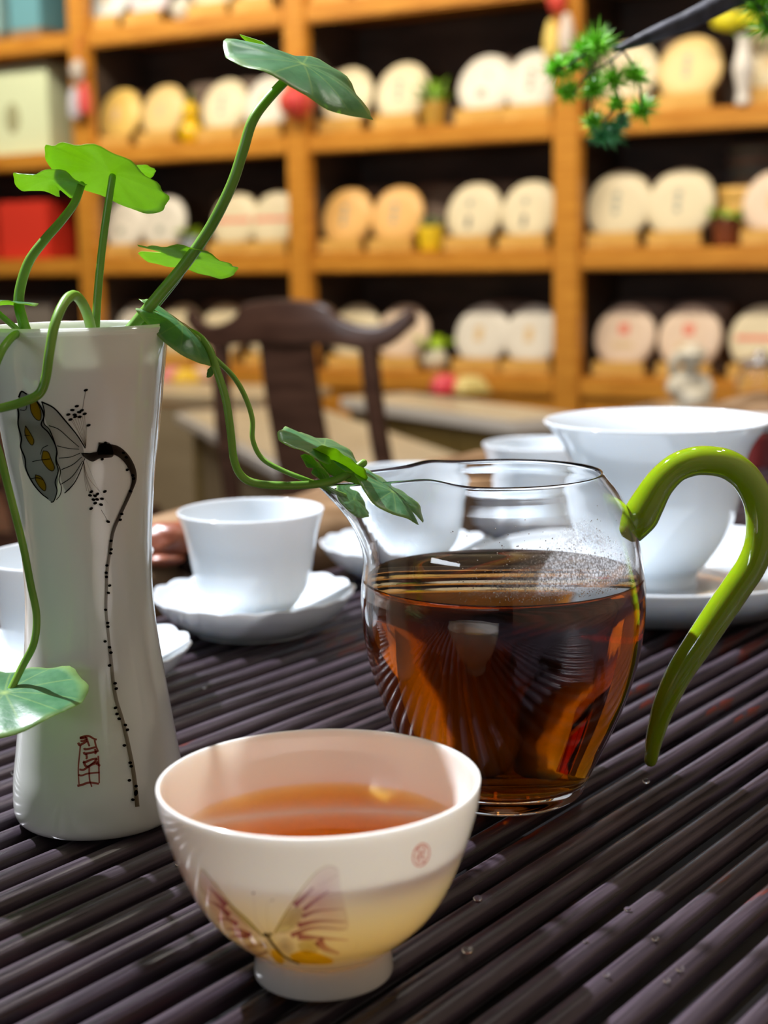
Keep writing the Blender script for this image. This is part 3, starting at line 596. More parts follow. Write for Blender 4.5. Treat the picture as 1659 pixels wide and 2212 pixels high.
# ================================================================== tea table and tray
TH = math.radians(36.75); DV = V((math.sin(TH), math.cos(TH), 0)); NV = V((math.cos(TH), -math.sin(TH), 0))
QR = -.512; TZ = T - .024
tb = thing('tea_table', (0, .55, 0), PI / 2 - TH, 'carved rootwood tea table with a raised knobbly rim', 'table')
mid = DV * .55 + NV * (-.22)
def tl(q, s, z): # table-local: x along the slats (DV), y toward -NV
    P = DV * s + NV * q - V((0, .55, 0)); return V((P.dot(DV), P.dot(-NV), z))
box('table_top', (1.7, .78, .05), tl(-.22, .52, TZ - .030), M['table'], tb, .01)
for q in (-.52, .10):
    for s in (-.2, 1.24): box('leg', (.09, .09, TZ - .055), tl(q, s, (TZ - .055) / 2 + .0005), M['table'], tb, .008)
for seed, (q0, zz, rr_) in enumerate(((-.545, T - .004, .026), (-.585, T + .002, .022))):
    pts = []
    for k in range(22):
        s = -.25 + k * .078; pts.append(tl(q0 + .008 * noise.noise(V((k * .9, seed, 0))), s, zz + .007 * noise.noise(V((k * .7, seed + 5, 1)))))
    rim = tube('carved_rim', pts, lambda u, sd=seed: rr_ * (1 + .22 * noise.noise(V((u * 30, sd * 3, 2)))), M['table'], tb, 14, 5)
tray = thing('tea_tray', (0, .55, 0), PI / 2 - TH, 'dark lacquered bamboo tea tray of spaced round slats', 'tray')
box('tray_pan', (1.55, .60, .008), tl(-.21, .50, TZ - .0005), M['tray_pan'], tray, .001)
# one slat: a long half-round rod with two faint bamboo nodes
def slat_mesh():
    bm = bmesh.new(); xs = [-.77, -.768, -.335, -.331, -.327, .045, .049, .053, .40, .404, .408, .768, .77]; rings = []
    rd = .0034
    prof_ = [(-math.cos(math.radians(g_)), math.sin(math.radians(g_))) for g_ in (-35, -15, 5, 25, 45, 65, 80, 90, 100, 115, 135, 155, 175, 195, 215)]
    for i, x in enumerate(xs):
        k_ = .9 if i in (0, 12) else 1.07 if i in (3, 6, 9) else 1.0
        rings.append([bm.verts.new((x, a_ * rd * min(k_, 1.02), rd * (b_ * k_ - 1))) for a_, b_ in prof_])
    for i in range(len(rings) - 1):
        for k_ in range(len(prof_) - 1): bm.faces.new((rings[i][k_], rings[i + 1][k_], rings[i + 1][k_ + 1], rings[i][k_ + 1]))
    bm.faces.new(rings[0]); bm.faces.new(rings[-1][::-1]); bmesh.ops.recalc_face_normals(bm, faces=bm.faces)
    me_ = bpy.data.meshes.new('bamboo_slat'); bm.to_mesh(me_); bm.free(); me_.materials.append(M['slat']); me_.polygons.foreach_set('use_smooth', [True] * len(me_.polygons)); return me_
sm = slat_mesh(); rnd = random.Random(3); q = -.2609 - 11.6e-3 * 20
k = 0
while q < .075:
    o = bpy.data.objects.new('bamboo_slat', sm); COL.objects.link(o); o.parent = tray
    o.location = tl(q + rnd.uniform(-.0003, .0003), .5 + rnd.uniform(-.004, .004), T + rnd.uniform(-.0006, .0)); o.rotation_euler = (rnd.uniform(-.05, .05), 0, 0)
    q += 11.6e-3; k += 1
# bearers under the slats
for s in (-.1, .2, .5, .8, 1.1): box('bearer', (.014, .585, .0065), tl(-.212, s, T - .0151), M['tray_pan'], tray, .0005)
# ================================================================== white cups and saucers
CUPP = [(0, 0, 1), (.0135, 0), (.0150, .0004), (.0172, .0035), (.0212, .0085), (.0245, .0145), (.0262, .022), (.0276, .031), (.0292, .0385), (.0316, .0465), (.0318, .0470), (.0311, .0470), (.0286, .0395), (.0266, .0312), (.0252, .022), (.0234, .0145), (.0200, .0095), (.013, .0062), (0, .0055)]
SAUP = [(0, 0, 1), (.0235, 0), (.0255, .0003), (.0345, .0055), (.0405, .0110), (.0440, .0162), (.0445, .0168), (.0438, .0171), (.0400, .0132), (.0340, .0085), (.024, .0048), (.0, .0042)]
def scallop(n, amp): 
    def f(r_, z_, a_):
        k_ = max(0, (r_ - .022) / .022); wv = abs(math.sin(n * a_ / 2)); return r_ * (1 + amp * k_ * (wv - .55)), z_ + .0010 * k_ * k_ * (wv - .5)
    return f
def cup_set(c, lab_c, lab_s, saucer=True, first=[None, None]):
    z = T + .0004
    if saucer:
        if first[1] is None: first[1] = s = lathe('saucer', SAUP, M['porcelain'], None, 144, scallop(18, .025))
        else: s = copy_tree(first[1])
        s.location = (c[0], c[1], z); s.rotation_euler = (0, 0, c[0] * 7); tag(s, lab_s, 'saucer', 'white scalloped saucers'); z += .0060
    if first[0] is None: first[0] = u = lathe('teacup', CUPP, M['porcelain'], None, 96)
    else: u = copy_tree(first[0])
    u.location = (c[0], c[1], z); u.rotation_euler = (0, 0, c[0]); tag(u, lab_c, 'cup', 'white flared teacups')
cup_set((-.0580, .657), 'white flared teacup between the vase and the glass pitcher', 'white scalloped saucer between the vase and the glass pitcher')
cup_set((.0118, .769), 'white teacup seen through the glass pitcher', 'white saucer partly behind the pitcher spout')
cup_set((.0890, .872), 'white teacup standing furthest back, left of the lidded-bowl', 'white saucer furthest back, seen through the pitcher')
cup_set((-.119, .5645), 'white teacup at the left edge behind the vase', 'white scalloped saucer at the left edge behind the vase')
# large tea bowl on its deep dish
GX, GY = .1268, .7045
dish = lathe('tea_boat_dish', [(0, .002, 1), (.055, .002), (.058, .0), (.062, .0, 1), (.066, .002), (.080, .010), (.087, .0175), (.0885, .0200), (.0872, .0205), (.083, .016), (.074, .011), (.064, .0082), (.040, .0078), (.030, .0070), (0, .0068)], M['porcelain'], None, 128)
dish.location = (GX, GY, T + .0004); tag(dish, 'wide white dish under the large tea bowl', 'dish')
gw = lathe('tea_bowl', [(0, .001, 1), (.0165, .001), (.0182, 0), (.0195, .0005), (.0196, .006), (.0240, .0105), (.0325, .0235), (.0372, .036), (.0398, .050), (.0413, .060), (.0440, .0668), (.0490, .0735), (.0519, .0765), (.0518, .0775), (.0508, .0772), (.0470, .0735), (.0425, .0675), (.0398, .060), (.0382, .050), (.0356, .036), (.0310, .0245), (.022, .013), (.012, .0085), (0, .0075)], M['porcelain'], None, 128)
gw.location = (GX, GY, T + .0073); tag(gw, 'large white flared tea bowl behind the green handle', 'bowl')
# little things by the rim
P = tl(-.545, 0, 0); c = on_z(392, 1236, T + .012)
r = thing('tea_pet', (c.x - .006, c.y + .012, T + .016), .4, 'red-brown and black clay tea pet on the rim beside the vase', 'figurine')
blob('body', (0, 0, .009), .0135, grain('rust_clay', [(.3, (.13, .028, .010)), (.7, (.34, .11, .055))], 60, (1, 1, 1), .35), r, 3, .25, 2.2, 3, (1.3, 1, .75)); blob('head', (.013, -.007, .000), .0100, mat('black_clay', (.012, .009, .008), .25), r, 3, .2, 2.5, 5, (1.2, 1, .8)); blob('foot', (-.006, -.012, .0025), .006, grain('rust_clay', [(.3, (.13, .028, .010)), (.7, (.34, .11, .055))], 60, (1, 1, 1), .35), r, 2, .2, 3, 2, (1.6, 1, .6))
c = on_z(1638, 1010, T + .0004); r = thing('tea_caddy', (c.x + .004, c.y + .02, T + .0004), 0, 'small dark red tea caddy at the right edge behind the bowl', 'caddy')
lathe('caddy_body', [(0, 0, 1), (.017, 0), (.019, .002), (.019, .026, 1), (0, .027)], mat('oxblood_glaze', (.16, .02, .018), .25), r, 40); lathe('caddy_lid', [(0, .0272, 1), (.0195, .0272, 1), (.0195, .033), (.015, .037), (0, .038)], M['porcelain'], r, 40)
# ================================================================== front butterfly cup
CC = V((-.0158, .3304, T + .0004))
KUP = [(0, .0045, 1), (.0120, .0045), (.0132, .002), (.0140, 0), (.0157, .0002), (.0160, .0012), (.0156, .0055), (.0158, .0074), (.0185, .0092), (.0220, .0122), (.0258, .0162), (.0290, .0212), (.0318, .0275), (.0342, .0345), (.0358, .0405), (.0364, .0455), (.0361, .0460), (.0354, .0456), (.0345, .0405), (.0328, .0345), (.0303, .0275), (.0274, .0215), (.0240, .0170), (.0190, .0135), (.0120, .0112), (0, .0102)]
cup = lathe('butterfly_cup', KUP, M['cup_glaze'], None, 128); cup.location = CC; tag(cup, 'white porcelain cup painted with a butterfly, full of amber tea', 'cup')
tl_ = .0338; g = .00012; ctea = lathe('tea', [(0, .0102 + g)] + [(c_[0] - g, c_[1] + g) + tuple(c_[2:]) for c_ in ((.012, .0112), (.019, .0135), (.024, .017), (.0274, .0215), (.0303, .0275), (.0325, tl_ - .0003, 1))] + [(0, tl_, 1)], M['cup_tea'], None, 128)
ctea.location = CC; tag(ctea, 'amber tea filling the front butterfly cup', 'tea')
# ================================================================== vase
VC = V((-.0857, .4336, T + .0004))
VP = [(0, .003, 1), (.017, .003), (.019, .0), (.0215, .0), (.0238, .0012), (.0249, .0042), (.0247, .012), (.0236, .020), (.0223, .0295), (.0197, .049), (.0186, .060), (.0182, .070), (.0186, .082), (.0190, .088), (.0203, .101), (.0218, .1115), (.0240, .128), (.0257, .1405), (.0257, .1425), (.0252, .1436), (.0243, .1432), (.0230, .132), (.0200, .112), (.0168, .080), (.0170, .060), (.020, .03), (.0205, .012), (0, .008)]
vase = lathe('flower_vase', VP, M['vase_glaze'], None, 128); vase.location = VC; tag(vase, 'tall waisted white vase painted with a lotus pod and red seal', 'vase')
wv = lathe('water', [(0, .133), (.0228, .1332, 1), (.0229, .1345, 1), (0, .1345)], mat('vase_water', (.62, .68, .52), .05, Transmission_Weight=.4, IOR=1.33), None, 64, n=2); wv.location = VC; tag(wv, 'greenish water just under the vase rim', 'water')
# ------------------------------------------------------------------ painting on glazed surfaces (strokes laid on the surface of a lathe)
class Canvas:
    def __init__(s, center, prof): s.c = center; s.p = [(v_.x, v_.y) for v_ in smooth_curve([(a_[0], a_[1], 0) for a_ in prof], 5)]
    def r(s, z):
        for a_, b_ in zip(s.p, s.p[1:]):
            if a_[1] <= z <= b_[1] and b_[1] > a_[1]: return a_[0] + (b_[0] - a_[0]) * (z - a_[1]) / (b_[1] - a_[1])
        return 0
    def hit(s, px, py, off):
        d = ray(px, py); o_ = CAM - s.c; A = d.x * d.x + d.y * d.y; B = o_.x * d.x + o_.y * d.y; R0 = .040
        dd = B * B - A * (o_.x ** 2 + o_.y ** 2 - R0 * R0); t0 = (-B - math.sqrt(max(dd, 0))) / A; t = t0
        for _ in range(400):
            P_ = o_ + d * t
            if math.hypot(P_.x, P_.y) <= s.r(P_.z): break
            t += .00025
        lo, hi = t - .00025, t
        for _ in range(14):
            m2 = (lo + hi) / 2; P_ = o_ + d * m2
            if math.hypot(P_.x, P_.y) <= s.r(P_.z): hi = m2
            else: lo = m2
        P_ = o_ + d * lo; sl_ = (s.r(P_.z + .0005) - s.r(P_.z - .0005)) / .001; h_ = math.hypot(P_.x, P_.y); n_ = V((P_.x / h_, P_.y / h_, -sl_)).normalized()
        return P_ + n_ * off
class Brush:
    def __init__(s, canvas): s.cv = canvas; s.v = []; s.f = []; s.col = []; s.k = 0
    def lay(s): s.k += 1; return .00006 + .000004 * s.k
    def stroke(s, pts, w0, w1=None, c=(0, 0, 0, 1), c2=None, sub=4):
        w1 = w0 if w1 is None else w1; c2 = c2 or c; P_ = smooth_curve([(a_, b_, 0) for a_, b_ in pts], sub); n_ = len(P_); off = s.lay(); b0 = len(s.v)
        for i, p_ in enumerate(P_):
            t = (P_[min(i + 1, n_ - 1)] - P_[max(i - 1, 0)]); t = t.normalized() if t.length else V((1, 0, 0)); nn = V((-t.y, t.x, 0)); u = i / (n_ - 1); w_ = (w0 + (w1 - w0) * u) / 2
            for sg in (-1, 1): s.v.append(s.cv.hit(p_.x + nn.x * w_ * sg, p_.y + nn.y * w_ * sg, off)); s.col.append(tuple(c[q_] + (c2[q_] - c[q_]) * u for q_ in range(4)))
            if i: s.f.append((b0 + 2 * i - 2, b0 + 2 * i - 1, b0 + 2 * i + 1, b0 + 2 * i))
    def fill(s, pts, c, ce=None, centre=None, rings=3, sub=3):
        ce = ce or c; P_ = smooth_curve([(a_, b_, 0) for a_, b_ in pts + [pts[0]]], sub)[:-1]; n_ = len(P_); off = s.lay(); b0 = len(s.v)
        if centre is None: centre = (sum(p_.x for p_ in P_) / n_, sum(p_.y for p_ in P_) / n_)
        cx, cy = centre; s.v.append(s.cv.hit(cx, cy, off)); s.col.append(c)
        for k_ in range(1, rings + 1):
            u = k_ / rings
            for p_ in P_: s.v.append(s.cv.hit(cx + (p_.x - cx) * u, cy + (p_.y - cy) * u, off)); s.col.append(tuple(c[q_] + (ce[q_] - c[q_]) * u for q_ in range(4)))
        for i in range(n_):
            j = (i + 1) % n_; s.f.append((b0, b0 + 1 + i, b0 + 1 + j))
            for k_ in range(1, rings): s.f.append((b0 + 1 + (k_ - 1) * n_ + i, b0 + 1 + k_ * n_ + i, b0 + 1 + k_ * n_ + j, b0 + 1 + (k_ - 1) * n_ + j))
    def dot(s, x, y, a_, b_, c, ang=0):
        s.fill([(x + a_ * math.cos(k_ * PI / 4) * math.cos(ang) - b_ * math.sin(k_ * PI / 4) * math.sin(ang), y + a_ * math.cos(k_ * PI / 4) * math.sin(ang) + b_ * math.sin(k_ * PI / 4) * math.cos(ang)) for k_ in range(8)], c, rings=1, sub=1)
    def done(s, name, parent):
        o = obj(name, s.v, s.f, M['paint'], parent); a_ = o.data.color_attributes.new('paint', 'FLOAT_COLOR', 'POINT')
        for i, c in enumerate(s.col): a_.data[i].color = c
        return o
def Z1(x0, y0, s): return lambda pts: [(x0 + a_ / s, y0 + b_ / s) for a_, b_ in pts]
z1, z2, z3, z4 = Z1(0, 800, 3.687), Z1(0, 1300, 3.687), Z1(400, 1830, 4.1475), Z1(150, 1560, 13.83)
BK = (.020, .016, .014, 1); GR = (.18, .19, .18, .55)
b = Brush(Canvas(VC, VP[3:19]))
# pod: grey wash, outlines, seeds
b.fill(z1([(150, 210), (175, 170), (230, 190), (300, 240), (350, 320), (355, 420), (420, 520), (455, 640), (460, 800), (460, 900), (430, 1045), (360, 1010), (270, 920), (200, 790), (165, 620), (140, 400), (135, 300)]), (.30, .32, .33, .58), (.24, .26, .28, .66))
b.fill(z1([(330, 260), (430, 310), (540, 430), (640, 570), (670, 660), (660, 720), (600, 860), (530, 970), (470, 800), (450, 620), (370, 420)]), (.30, .29, .27, .30), (.25, .24, .22, .42))
for pts, w_ in (([(150, 215), (172, 168), (215, 190)], 4), ([(140, 290), (150, 350), (145, 430), (172, 540), (165, 610), (200, 700), (210, 790), (265, 900), (330, 980), (385, 1022)], 3.2), ([(285, 235), (330, 300), (350, 370), (330, 435), (390, 500), (450, 620), (445, 720), (465, 800), (440, 890), (455, 960), (430, 1040), (405, 1050)], 3), ([(335, 250), (355, 330), (350, 420), (400, 480), (455, 640), (450, 710), (482, 800), (470, 870), (490, 930), (480, 990), (450, 1030)], 2.2),
               ([(330, 250), (430, 300), (520, 400), (610, 510), (680, 620)], 3.6), ([(390, 440), (470, 470), (560, 550), (630, 610)], 1.8), ([(455, 600), (540, 620), (630, 628)], 1.6), ([(470, 698), (560, 690), (640, 658)], 1.6), ([(490, 790), (580, 750), (650, 690)], 1.8), ([(490, 905), (580, 840), (660, 720)], 1.8), ([(515, 978), (590, 900), (640, 800), (675, 700)], 2.4)):
    b.stroke(z1(pts), w_, w_ * .7, BK)
for pts in ([(240, 250), (285, 240), (325, 320), (325, 390), (290, 390), (250, 330)], [(205, 440), (225, 470), (255, 520), (272, 560), (260, 595), (230, 570), (200, 500)], [(345, 640), (385, 650), (410, 710), (435, 770), (420, 800), (380, 780), (335, 710)], [(285, 830), (330, 850), (365, 910), (360, 960), (320, 930), (285, 870)]):
    b.fill(z1(pts), (1.0, .74, .03, .95), (.95, .66, .04, .9)); b.stroke(z1(pts + [pts[0]]), 1.8, 1.6, (.10, .09, .07, .8))
for pts in ([(160, 315), (205, 315), (215, 280)], [(195, 515), (240, 520)], [(260, 725), (330, 712), (400, 705)], [(385, 595), (340, 620), (325, 670)], [(248, 862), (300, 855), (345, 870)]): b.stroke(z1(pts), 1.4, 1.2, BK)
# stamens
for x, y in ((560, 380), (580, 390), (600, 385), (620, 380), (640, 375), (655, 360), (672, 345), (690, 430)): b.stroke(z1([(x, y), (x + (685 - x) * .5, y + 110), (683, 610)]), .9, .9, (.20, .14, .08, .7))
b.stroke(z1([(683, 160), (668, 240), (655, 320)]), 1.2, 1, (.14, .10, .07, .9))
for x, y in ((683, 157), (612, 284), (577, 315), (651, 318), (545, 351), (595, 352), (630, 332), (674, 345), (600, 368), (634, 369), (562, 390), (704, 436)): b.dot(*z1([(x, y)])[0], 5.2, 2.9, BK, random.uniform(-.4, .3))
for x, y in ((690, 960), (715, 990), (735, 985), (750, 1000), (790, 960)): b.stroke(z1([(665, 720), (672 + (x - 690) * .3, 850), (x, y)]), .9, .9, (.22, .14, .09, .7))
b.stroke(z1([(680, 700), (730, 830), (790, 960), (860, 1060)]), 1.0, .6, (.22, .16, .10, .35)); b.stroke(z1([(805, 1110), (855, 1195)]), 1.1, 1, (.16, .12, .09, .8))
for x, y in ((727, 965), (716, 994), (755, 998), (774, 984), (743, 1028), (772, 1026), (810, 1021), (757, 1056), (803, 1068), (725, 1099), (833, 963), (858, 1203)): b.dot(*z1([(x, y)])[0], 4.6, 3.0, BK, random.uniform(-.6, .4))
# stem: thick dark head, long thinning curve
BR = (.075, .042, .036, .95)
b.fill(z1([(645, 655), (690, 665), (740, 650), (780, 640), (780, 600), (840, 570), (880, 590), (900, 680), (840, 695), (790, 700), (740, 725), (700, 710), (660, 680)]), BR, (.09, .055, .05, .9))
b.stroke(z1([(780, 620), (850, 625), (930, 640), (1000, 700), (1050, 790), (1062, 870), (1040, 950)]), 27, 7, BR, (.085, .05, .04, .92), 6)
b.stroke(z1([(1040, 950), (1000, 1040), (950, 1150), (900, 1270), (880, 1370), (865, 1480), (850, 1600), (845, 1750), (842, 1900), (855, 2050), (870, 2200)]), 8, 6, (.09, .055, .045, .9), (.26, .20, .14, .55), 6)
b.stroke(z2([(868, 350), (885, 500), (900, 650), (925, 790), (965, 920), (1000, 1060), (1030, 1200), (1055, 1330), (1075, 1480), (1090, 1630)]), 7.5, 9.5, (.26, .20, .14, .6), (.27, .19, .10, .85), 6)
for x, y in ((836, 575), (978, 655), (1000, 690), (812, 705), (1008, 790), (1050, 835), (1058, 860), (1030, 960), (965, 1142), (953, 1188), (880, 1356), (882, 1424), (878, 1455), (848, 1552), (843, 1610), (845, 1643), (870, 1712), (860, 1770), (838, 1905), (855, 2010), (857, 2040), (835, 2157), (870, 2205)): b.dot(*z1([(x, y)])[0], 3.8, 2.9, BK, random.uniform(-.5, .3))
for x, y in ((880, 403), (870, 505), (913, 648), (922, 690), (916, 843), (928, 892), (945, 930), (994, 980), (1010, 1018), (986, 1142), (1031, 1280), (1040, 1308), (1026, 1420), (1078, 1466), (1077, 1520), (1053, 1573)): b.dot(*z2([(x, y)])[0], 4.2, 3.2, BK, random.uniform(-.5, .3))
b.dot(*z2([(1077, 1520)])[0], 4.2, 7, BK, .2); b.done('painted_lotus', vase)
# red seal
b = Brush(Canvas(VC, VP[3:19])); RD = (.50, .10, .075, .85)
for pts, w_ in (([(310, 470), (420, 430), (520, 410), (620, 430), (720, 490), (820, 520)], 3.6), ([(260, 610), (300, 680), (380, 650), (470, 600), (520, 560)], 4), ([(310, 470), (400, 480), (500, 440)], 4), ([(330, 560), (420, 560), (520, 500)], 3.2), ([(500, 440), (560, 620), (600, 720)], 3.4), ([(750, 530), (790, 700), (860, 880)], 3), ([(440, 770), (470, 810), (600, 790), (780, 745)], 3.8), ([(430, 890), (460, 940), (600, 920), (840, 870)], 4), ([(500, 940), (520, 1050), (500, 1100)], 3.6), ([(760, 800), (790, 900), (760, 950)], 3.6), ([(400, 1180), (480, 1190), (640, 1120), (830, 1080)], 4), ([(430, 1180), (480, 1300), (560, 1330)], 4.2), ([(820, 1090), (740, 1190), (560, 1320)], 3.4), ([(860, 1190), (700, 1250), (560, 1330), (420, 1420), (300, 1410)], 4), ([(800, 1230), (920, 1300)], 4), ([(330, 690), (300, 1000), (270, 1300), (270, 1600), (290, 1850)], 2.4), ([(860, 1000), (880, 1400), (890, 1820)], 2.8), ([(590, 1330), (600, 1700), (670, 1930)], 2.6), ([(270, 1570), (370, 1590), (560, 1530), (900, 1500)], 3.2), ([(240, 1900), (400, 1860), (600, 1800), (880, 1840)], 3.8)):
    b.stroke(z4(pts), w_ * 1.35, w_ * 1.1, RD)
b.done('red_seal', vase)
# butterfly and round seal on the cup
cv = Canvas(CC, KUP[5:17]); b = Brush(cv)
PK, PKe, CLR = (.42, .20, .25, .60), (.55, .36, .38, .0), (.6, .5, .5, .0)
b.fill(z3([(780, 780), (860, 640), (960, 480), (1080, 330), (1180, 220), (1280, 165), (1370, 190), (1390, 320), (1400, 400), (1440, 560), (1450, 740), (1200, 760), (950, 780)]), (.66, .38, .52, .62), (.66, .48, .56, .25))
b.fill(z3([(700, 800), (560, 680), (430, 520), (300, 350), (200, 240), (150, 200), (125, 290), (140, 380), (200, 500), (260, 660), (340, 780), (480, 820)]), (.62, .34, .48, .66), (.64, .46, .54, .30))
for pts, w0, w1 in (([(980, 520), (1060, 450), (1150, 360)], 13, 5), ([(1060, 560), (1160, 480), (1290, 390)], 9, 3), ([(1050, 620), (1180, 570), (1420, 550)], 9, 1.5), ([(1010, 700), (1200, 660), (1440, 665)], 12, 3), ([(950, 790), (1150, 720), (1440, 735)], 11, 2), ([(1010, 800), (1200, 810), (1460, 830)], 14, 3), ([(1190, 830), (1250, 900), (1380, 950)], 22, 6), ([(370, 520), (290, 430), (220, 360)], 13, 3), ([(400, 610), (300, 520), (200, 480)], 12, 2), ([(470, 690), (380, 640), (270, 650)], 11, 2), ([(590, 790), (480, 740), (360, 730)], 12, 3), ([(560, 800), (470, 790), (400, 800)], 10, 3)):
    b.stroke(z3(pts), w0, w1, (.40, .10, .26, .9), (.55, .25, .38, .45), 5)
b.fill(z3([(640, 830), (540, 820), (460, 850), (470, 930), (560, 1000), (680, 1040), (780, 1010), (760, 900)]), (.46, .22, .15, .42), (.55, .36, .28, .12))
for pts in ([(700, 870), (600, 890), (500, 940)], [(740, 930), (640, 970), (580, 990)], [(620, 860), (560, 880), (520, 900)]): b.stroke(z3(pts), 8, 3, (.36, .14, .10, .5), (.42, .2, .15, .1))
for pts in ([(810, 760), (900, 600), (960, 540), (1040, 540), (1060, 600), (1000, 700), (900, 760)], [(690, 790), (560, 700), (430, 590), (380, 510), (420, 520), (540, 620), (660, 740)]): b.fill(z3(pts), (.60, .58, .36, .75), (.62, .62, .42, .55))
b.fill(z3([(1000, 870), (1060, 830), (1150, 830), (1200, 890), (1170, 940), (1060, 945)]), (.58, .50, .22, .7), (.60, .52, .28, .5))
for pts, w0, w1, c in (([(800, 770), (880, 620), (980, 470), (1080, 330), (1180, 220), (1280, 165), (1370, 200)], 3.4, .8, (.50, .44, .05, .9)), ([(700, 800), (560, 650), (400, 500), (270, 330), (150, 195), (125, 290), (150, 380), (230, 440)], 3.4, .8, (.40, .38, .06, .9)), ([(1370, 240), (1270, 300), (1180, 340)], .9, .7, (.4, .3, .28, .5)), ([(170, 440), (210, 510), (280, 560)], .9, .7, (.4, .3, .28, .5)), ([(1440, 400), (1300, 420), (1180, 480)], .9, .7, (.4, .28, .28, .5)), ([(1420, 550), (1445, 640), (1450, 740)], .9, .7, (.4, .28, .28, .45)), ([(1530, 840), (1540, 880), (1510, 910)], .9, .7, (.4, .28, .28, .3))): b.stroke(z3(pts), w0, w1, c, (*c[:3], .45))
b.fill(z3([(800, 880), (880, 800), (960, 830), (980, 910), (930, 950), (850, 930)]), (.36, .30, .46, .62), (.50, .44, .48, .25)); b.fill(z3([(640, 830), (700, 820), (780, 870), (760, 920), (690, 900)]), (.34, .30, .36, .5), (.5, .45, .48, .15))
b.fill(z3([(930, 960), (1050, 920), (1180, 940), (1320, 1000), (1300, 1040), (1150, 1045), (1000, 1030)]), (.98, .72, .02, .95), (.92, .64, .03, .9)); b.fill(z3([(770, 910), (820, 920), (880, 990), (880, 1040), (830, 1035), (780, 980)]), (.95, .68, .03, .92), (.9, .62, .05, .85))
for pts in ([(960, 970), (1100, 970), (1280, 1010)], [(980, 1000), (1120, 1015), (1200, 1030)]): b.stroke(z3(pts), 1.2, .8, (.40, .24, .02, .6))
b.stroke(z3([(720, 765), (765, 830), (820, 905), (900, 980), (1025, 1038)]), 6.5, 3.2, (.045, .022, .018, 1)); b.dot(*z3([(722, 778)])[0], 5, 4.5, BK); b.dot(*z3([(765, 775)])[0], 4, 4, BK)
for pts in ([(715, 755), (640, 640), (615, 405)], [(750, 750), (735, 600), (740, 500), (785, 468)]): b.stroke(z3(pts), .9, .8, (.2, .12, .1, .35))
b.dot(*z3([(615, 405)])[0], 3.4, 2.2, (.14, .07, .08, .9), -.4); b.dot(*z3([(785, 467)])[0], 2.6, 1.3, (.14, .07, .08, .8)); b.done('painted_butterfly', cup)
b = Brush(cv); SE = (.66, .10, .06, .85); cx, cy = 909.5, 1846.5
b.stroke([(cx + 17.5 * math.cos(k_ * PI / 8) - 3 * math.sin(k_ * PI / 8), cy + 24 * math.sin(k_ * PI / 8) - 2 * math.cos(k_ * PI / 8)) for k_ in range(17)], 3, 3, SE)
for pts in ([(897, 1838), (905, 1830), (915, 1828), (921, 1834)], [(900, 1846), (910, 1840), (922, 1842)], [(899, 1856), (908, 1850), (921, 1852)], [(903, 1832), (907, 1848), (900, 1862)], [(916, 1830), (912, 1848), (918, 1864)], [(901, 1866), (910, 1860), (916, 1866)], [(896, 1848), (903, 1852)]): b.stroke(pts, 2.6, 2.2, SE)
b.done('round_seal', cup)
# ================================================================== glass pitcher
PC = V((.0350, .4475, T + .0004))
OUT = [(.0200, 0), (.0232, .0004), (.0246, .0022), (.0262, .0060), (.0295, .0130), (.0335, .0215), (.0378, .0325), (.0410, .0450), (.0424, .0580), (.0416, .0695), (.0393, .0810), (.0350, .0905), (.0312, .0955), (.0297, .0975)]
INN = [(.0290, .0974), (.0305, .0951), (.0342, .0898), (.0384, .0806), (.0406, .0693), (.0413, .0580), (.0399, .0453), (.0367, .0330), (.0325, .0222), (.0285, .0140), (.0250, .0078), (.0215, .0052), (.0120, .0044), (0, .0042)]
def spout(r_, z_, a_):                     # pull a lip out of the rim toward -X
    d = a_ - PI; kz = max(0, (z_ - .070) / .0275); wd = .52 - .18 * kz; g_ = math.exp(-(d / wd) ** 2)
    rr2 = r_ + g_ * (.0258 * kz ** 2.0 + .0005 * kz); return rr2, z_ + g_ * (-.0015 * kz ** 3) + .0012 * kz ** 3 * math.exp(-((abs(d) - .75) / .3) ** 2)
pit = thing('glass_pitcher', PC, 0, 'clear glass pitcher with green handle, full of dark amber tea', 'pitcher')
lathe('glass_body', [(0, .0006, 1)] + OUT + [(.02945, .0980)] + INN, M['glass'], pit, 160, spout, n=4)
# tea inside, set a hair into the wall so the liquid wets the glass
tz = .0668; E_ = .00008
tin = [(x + E_, z) for x, z in INN[::-1] if z < tz - .004]; rt_ = .04085
tea = lathe('tea', [(0, .0042 - E_)] + [(x, z - E_ * .5) for x, z in tin[1:]] + [(rt_ + E_, tz - .0012), (rt_ + .0002, tz + .0004, 1), (rt_ - .0008, tz, 1), (0, tz)], M['tea'], None, 160, n=4)
tea.location = PC; tea.location = PC; tag(tea, 'dark red-amber tea filling the glass pitcher', 'tea')
HP = [(835, 748), (868, 692), (905, 625), (970, 515), (1050, 432), (1130, 392), (1225, 377), (1350, 396), (1455, 468), (1525, 590), (1545, 720), (1535, 850), (1490, 970), (1410, 1090), (1310, 1235), (1200, 1400), (1095, 1560), (1020, 1710), (970, 1850), (940, 1970), (926, 2062)]
HR = [88, 102, 98, 87, 82, 82, 83, 84, 84, 84, 84, 84, 85, 85, 86, 84, 78, 70, 58, 48, 38]
HY = PC.y
tube('handle', [at(1050 + x / 2.603, 850 + y / 2.603, HY) - PC for x, y in HP], [h_ / 2.603 / FPX * .452 for h_ in HR], M['green_glass'], pit, 28, 6)
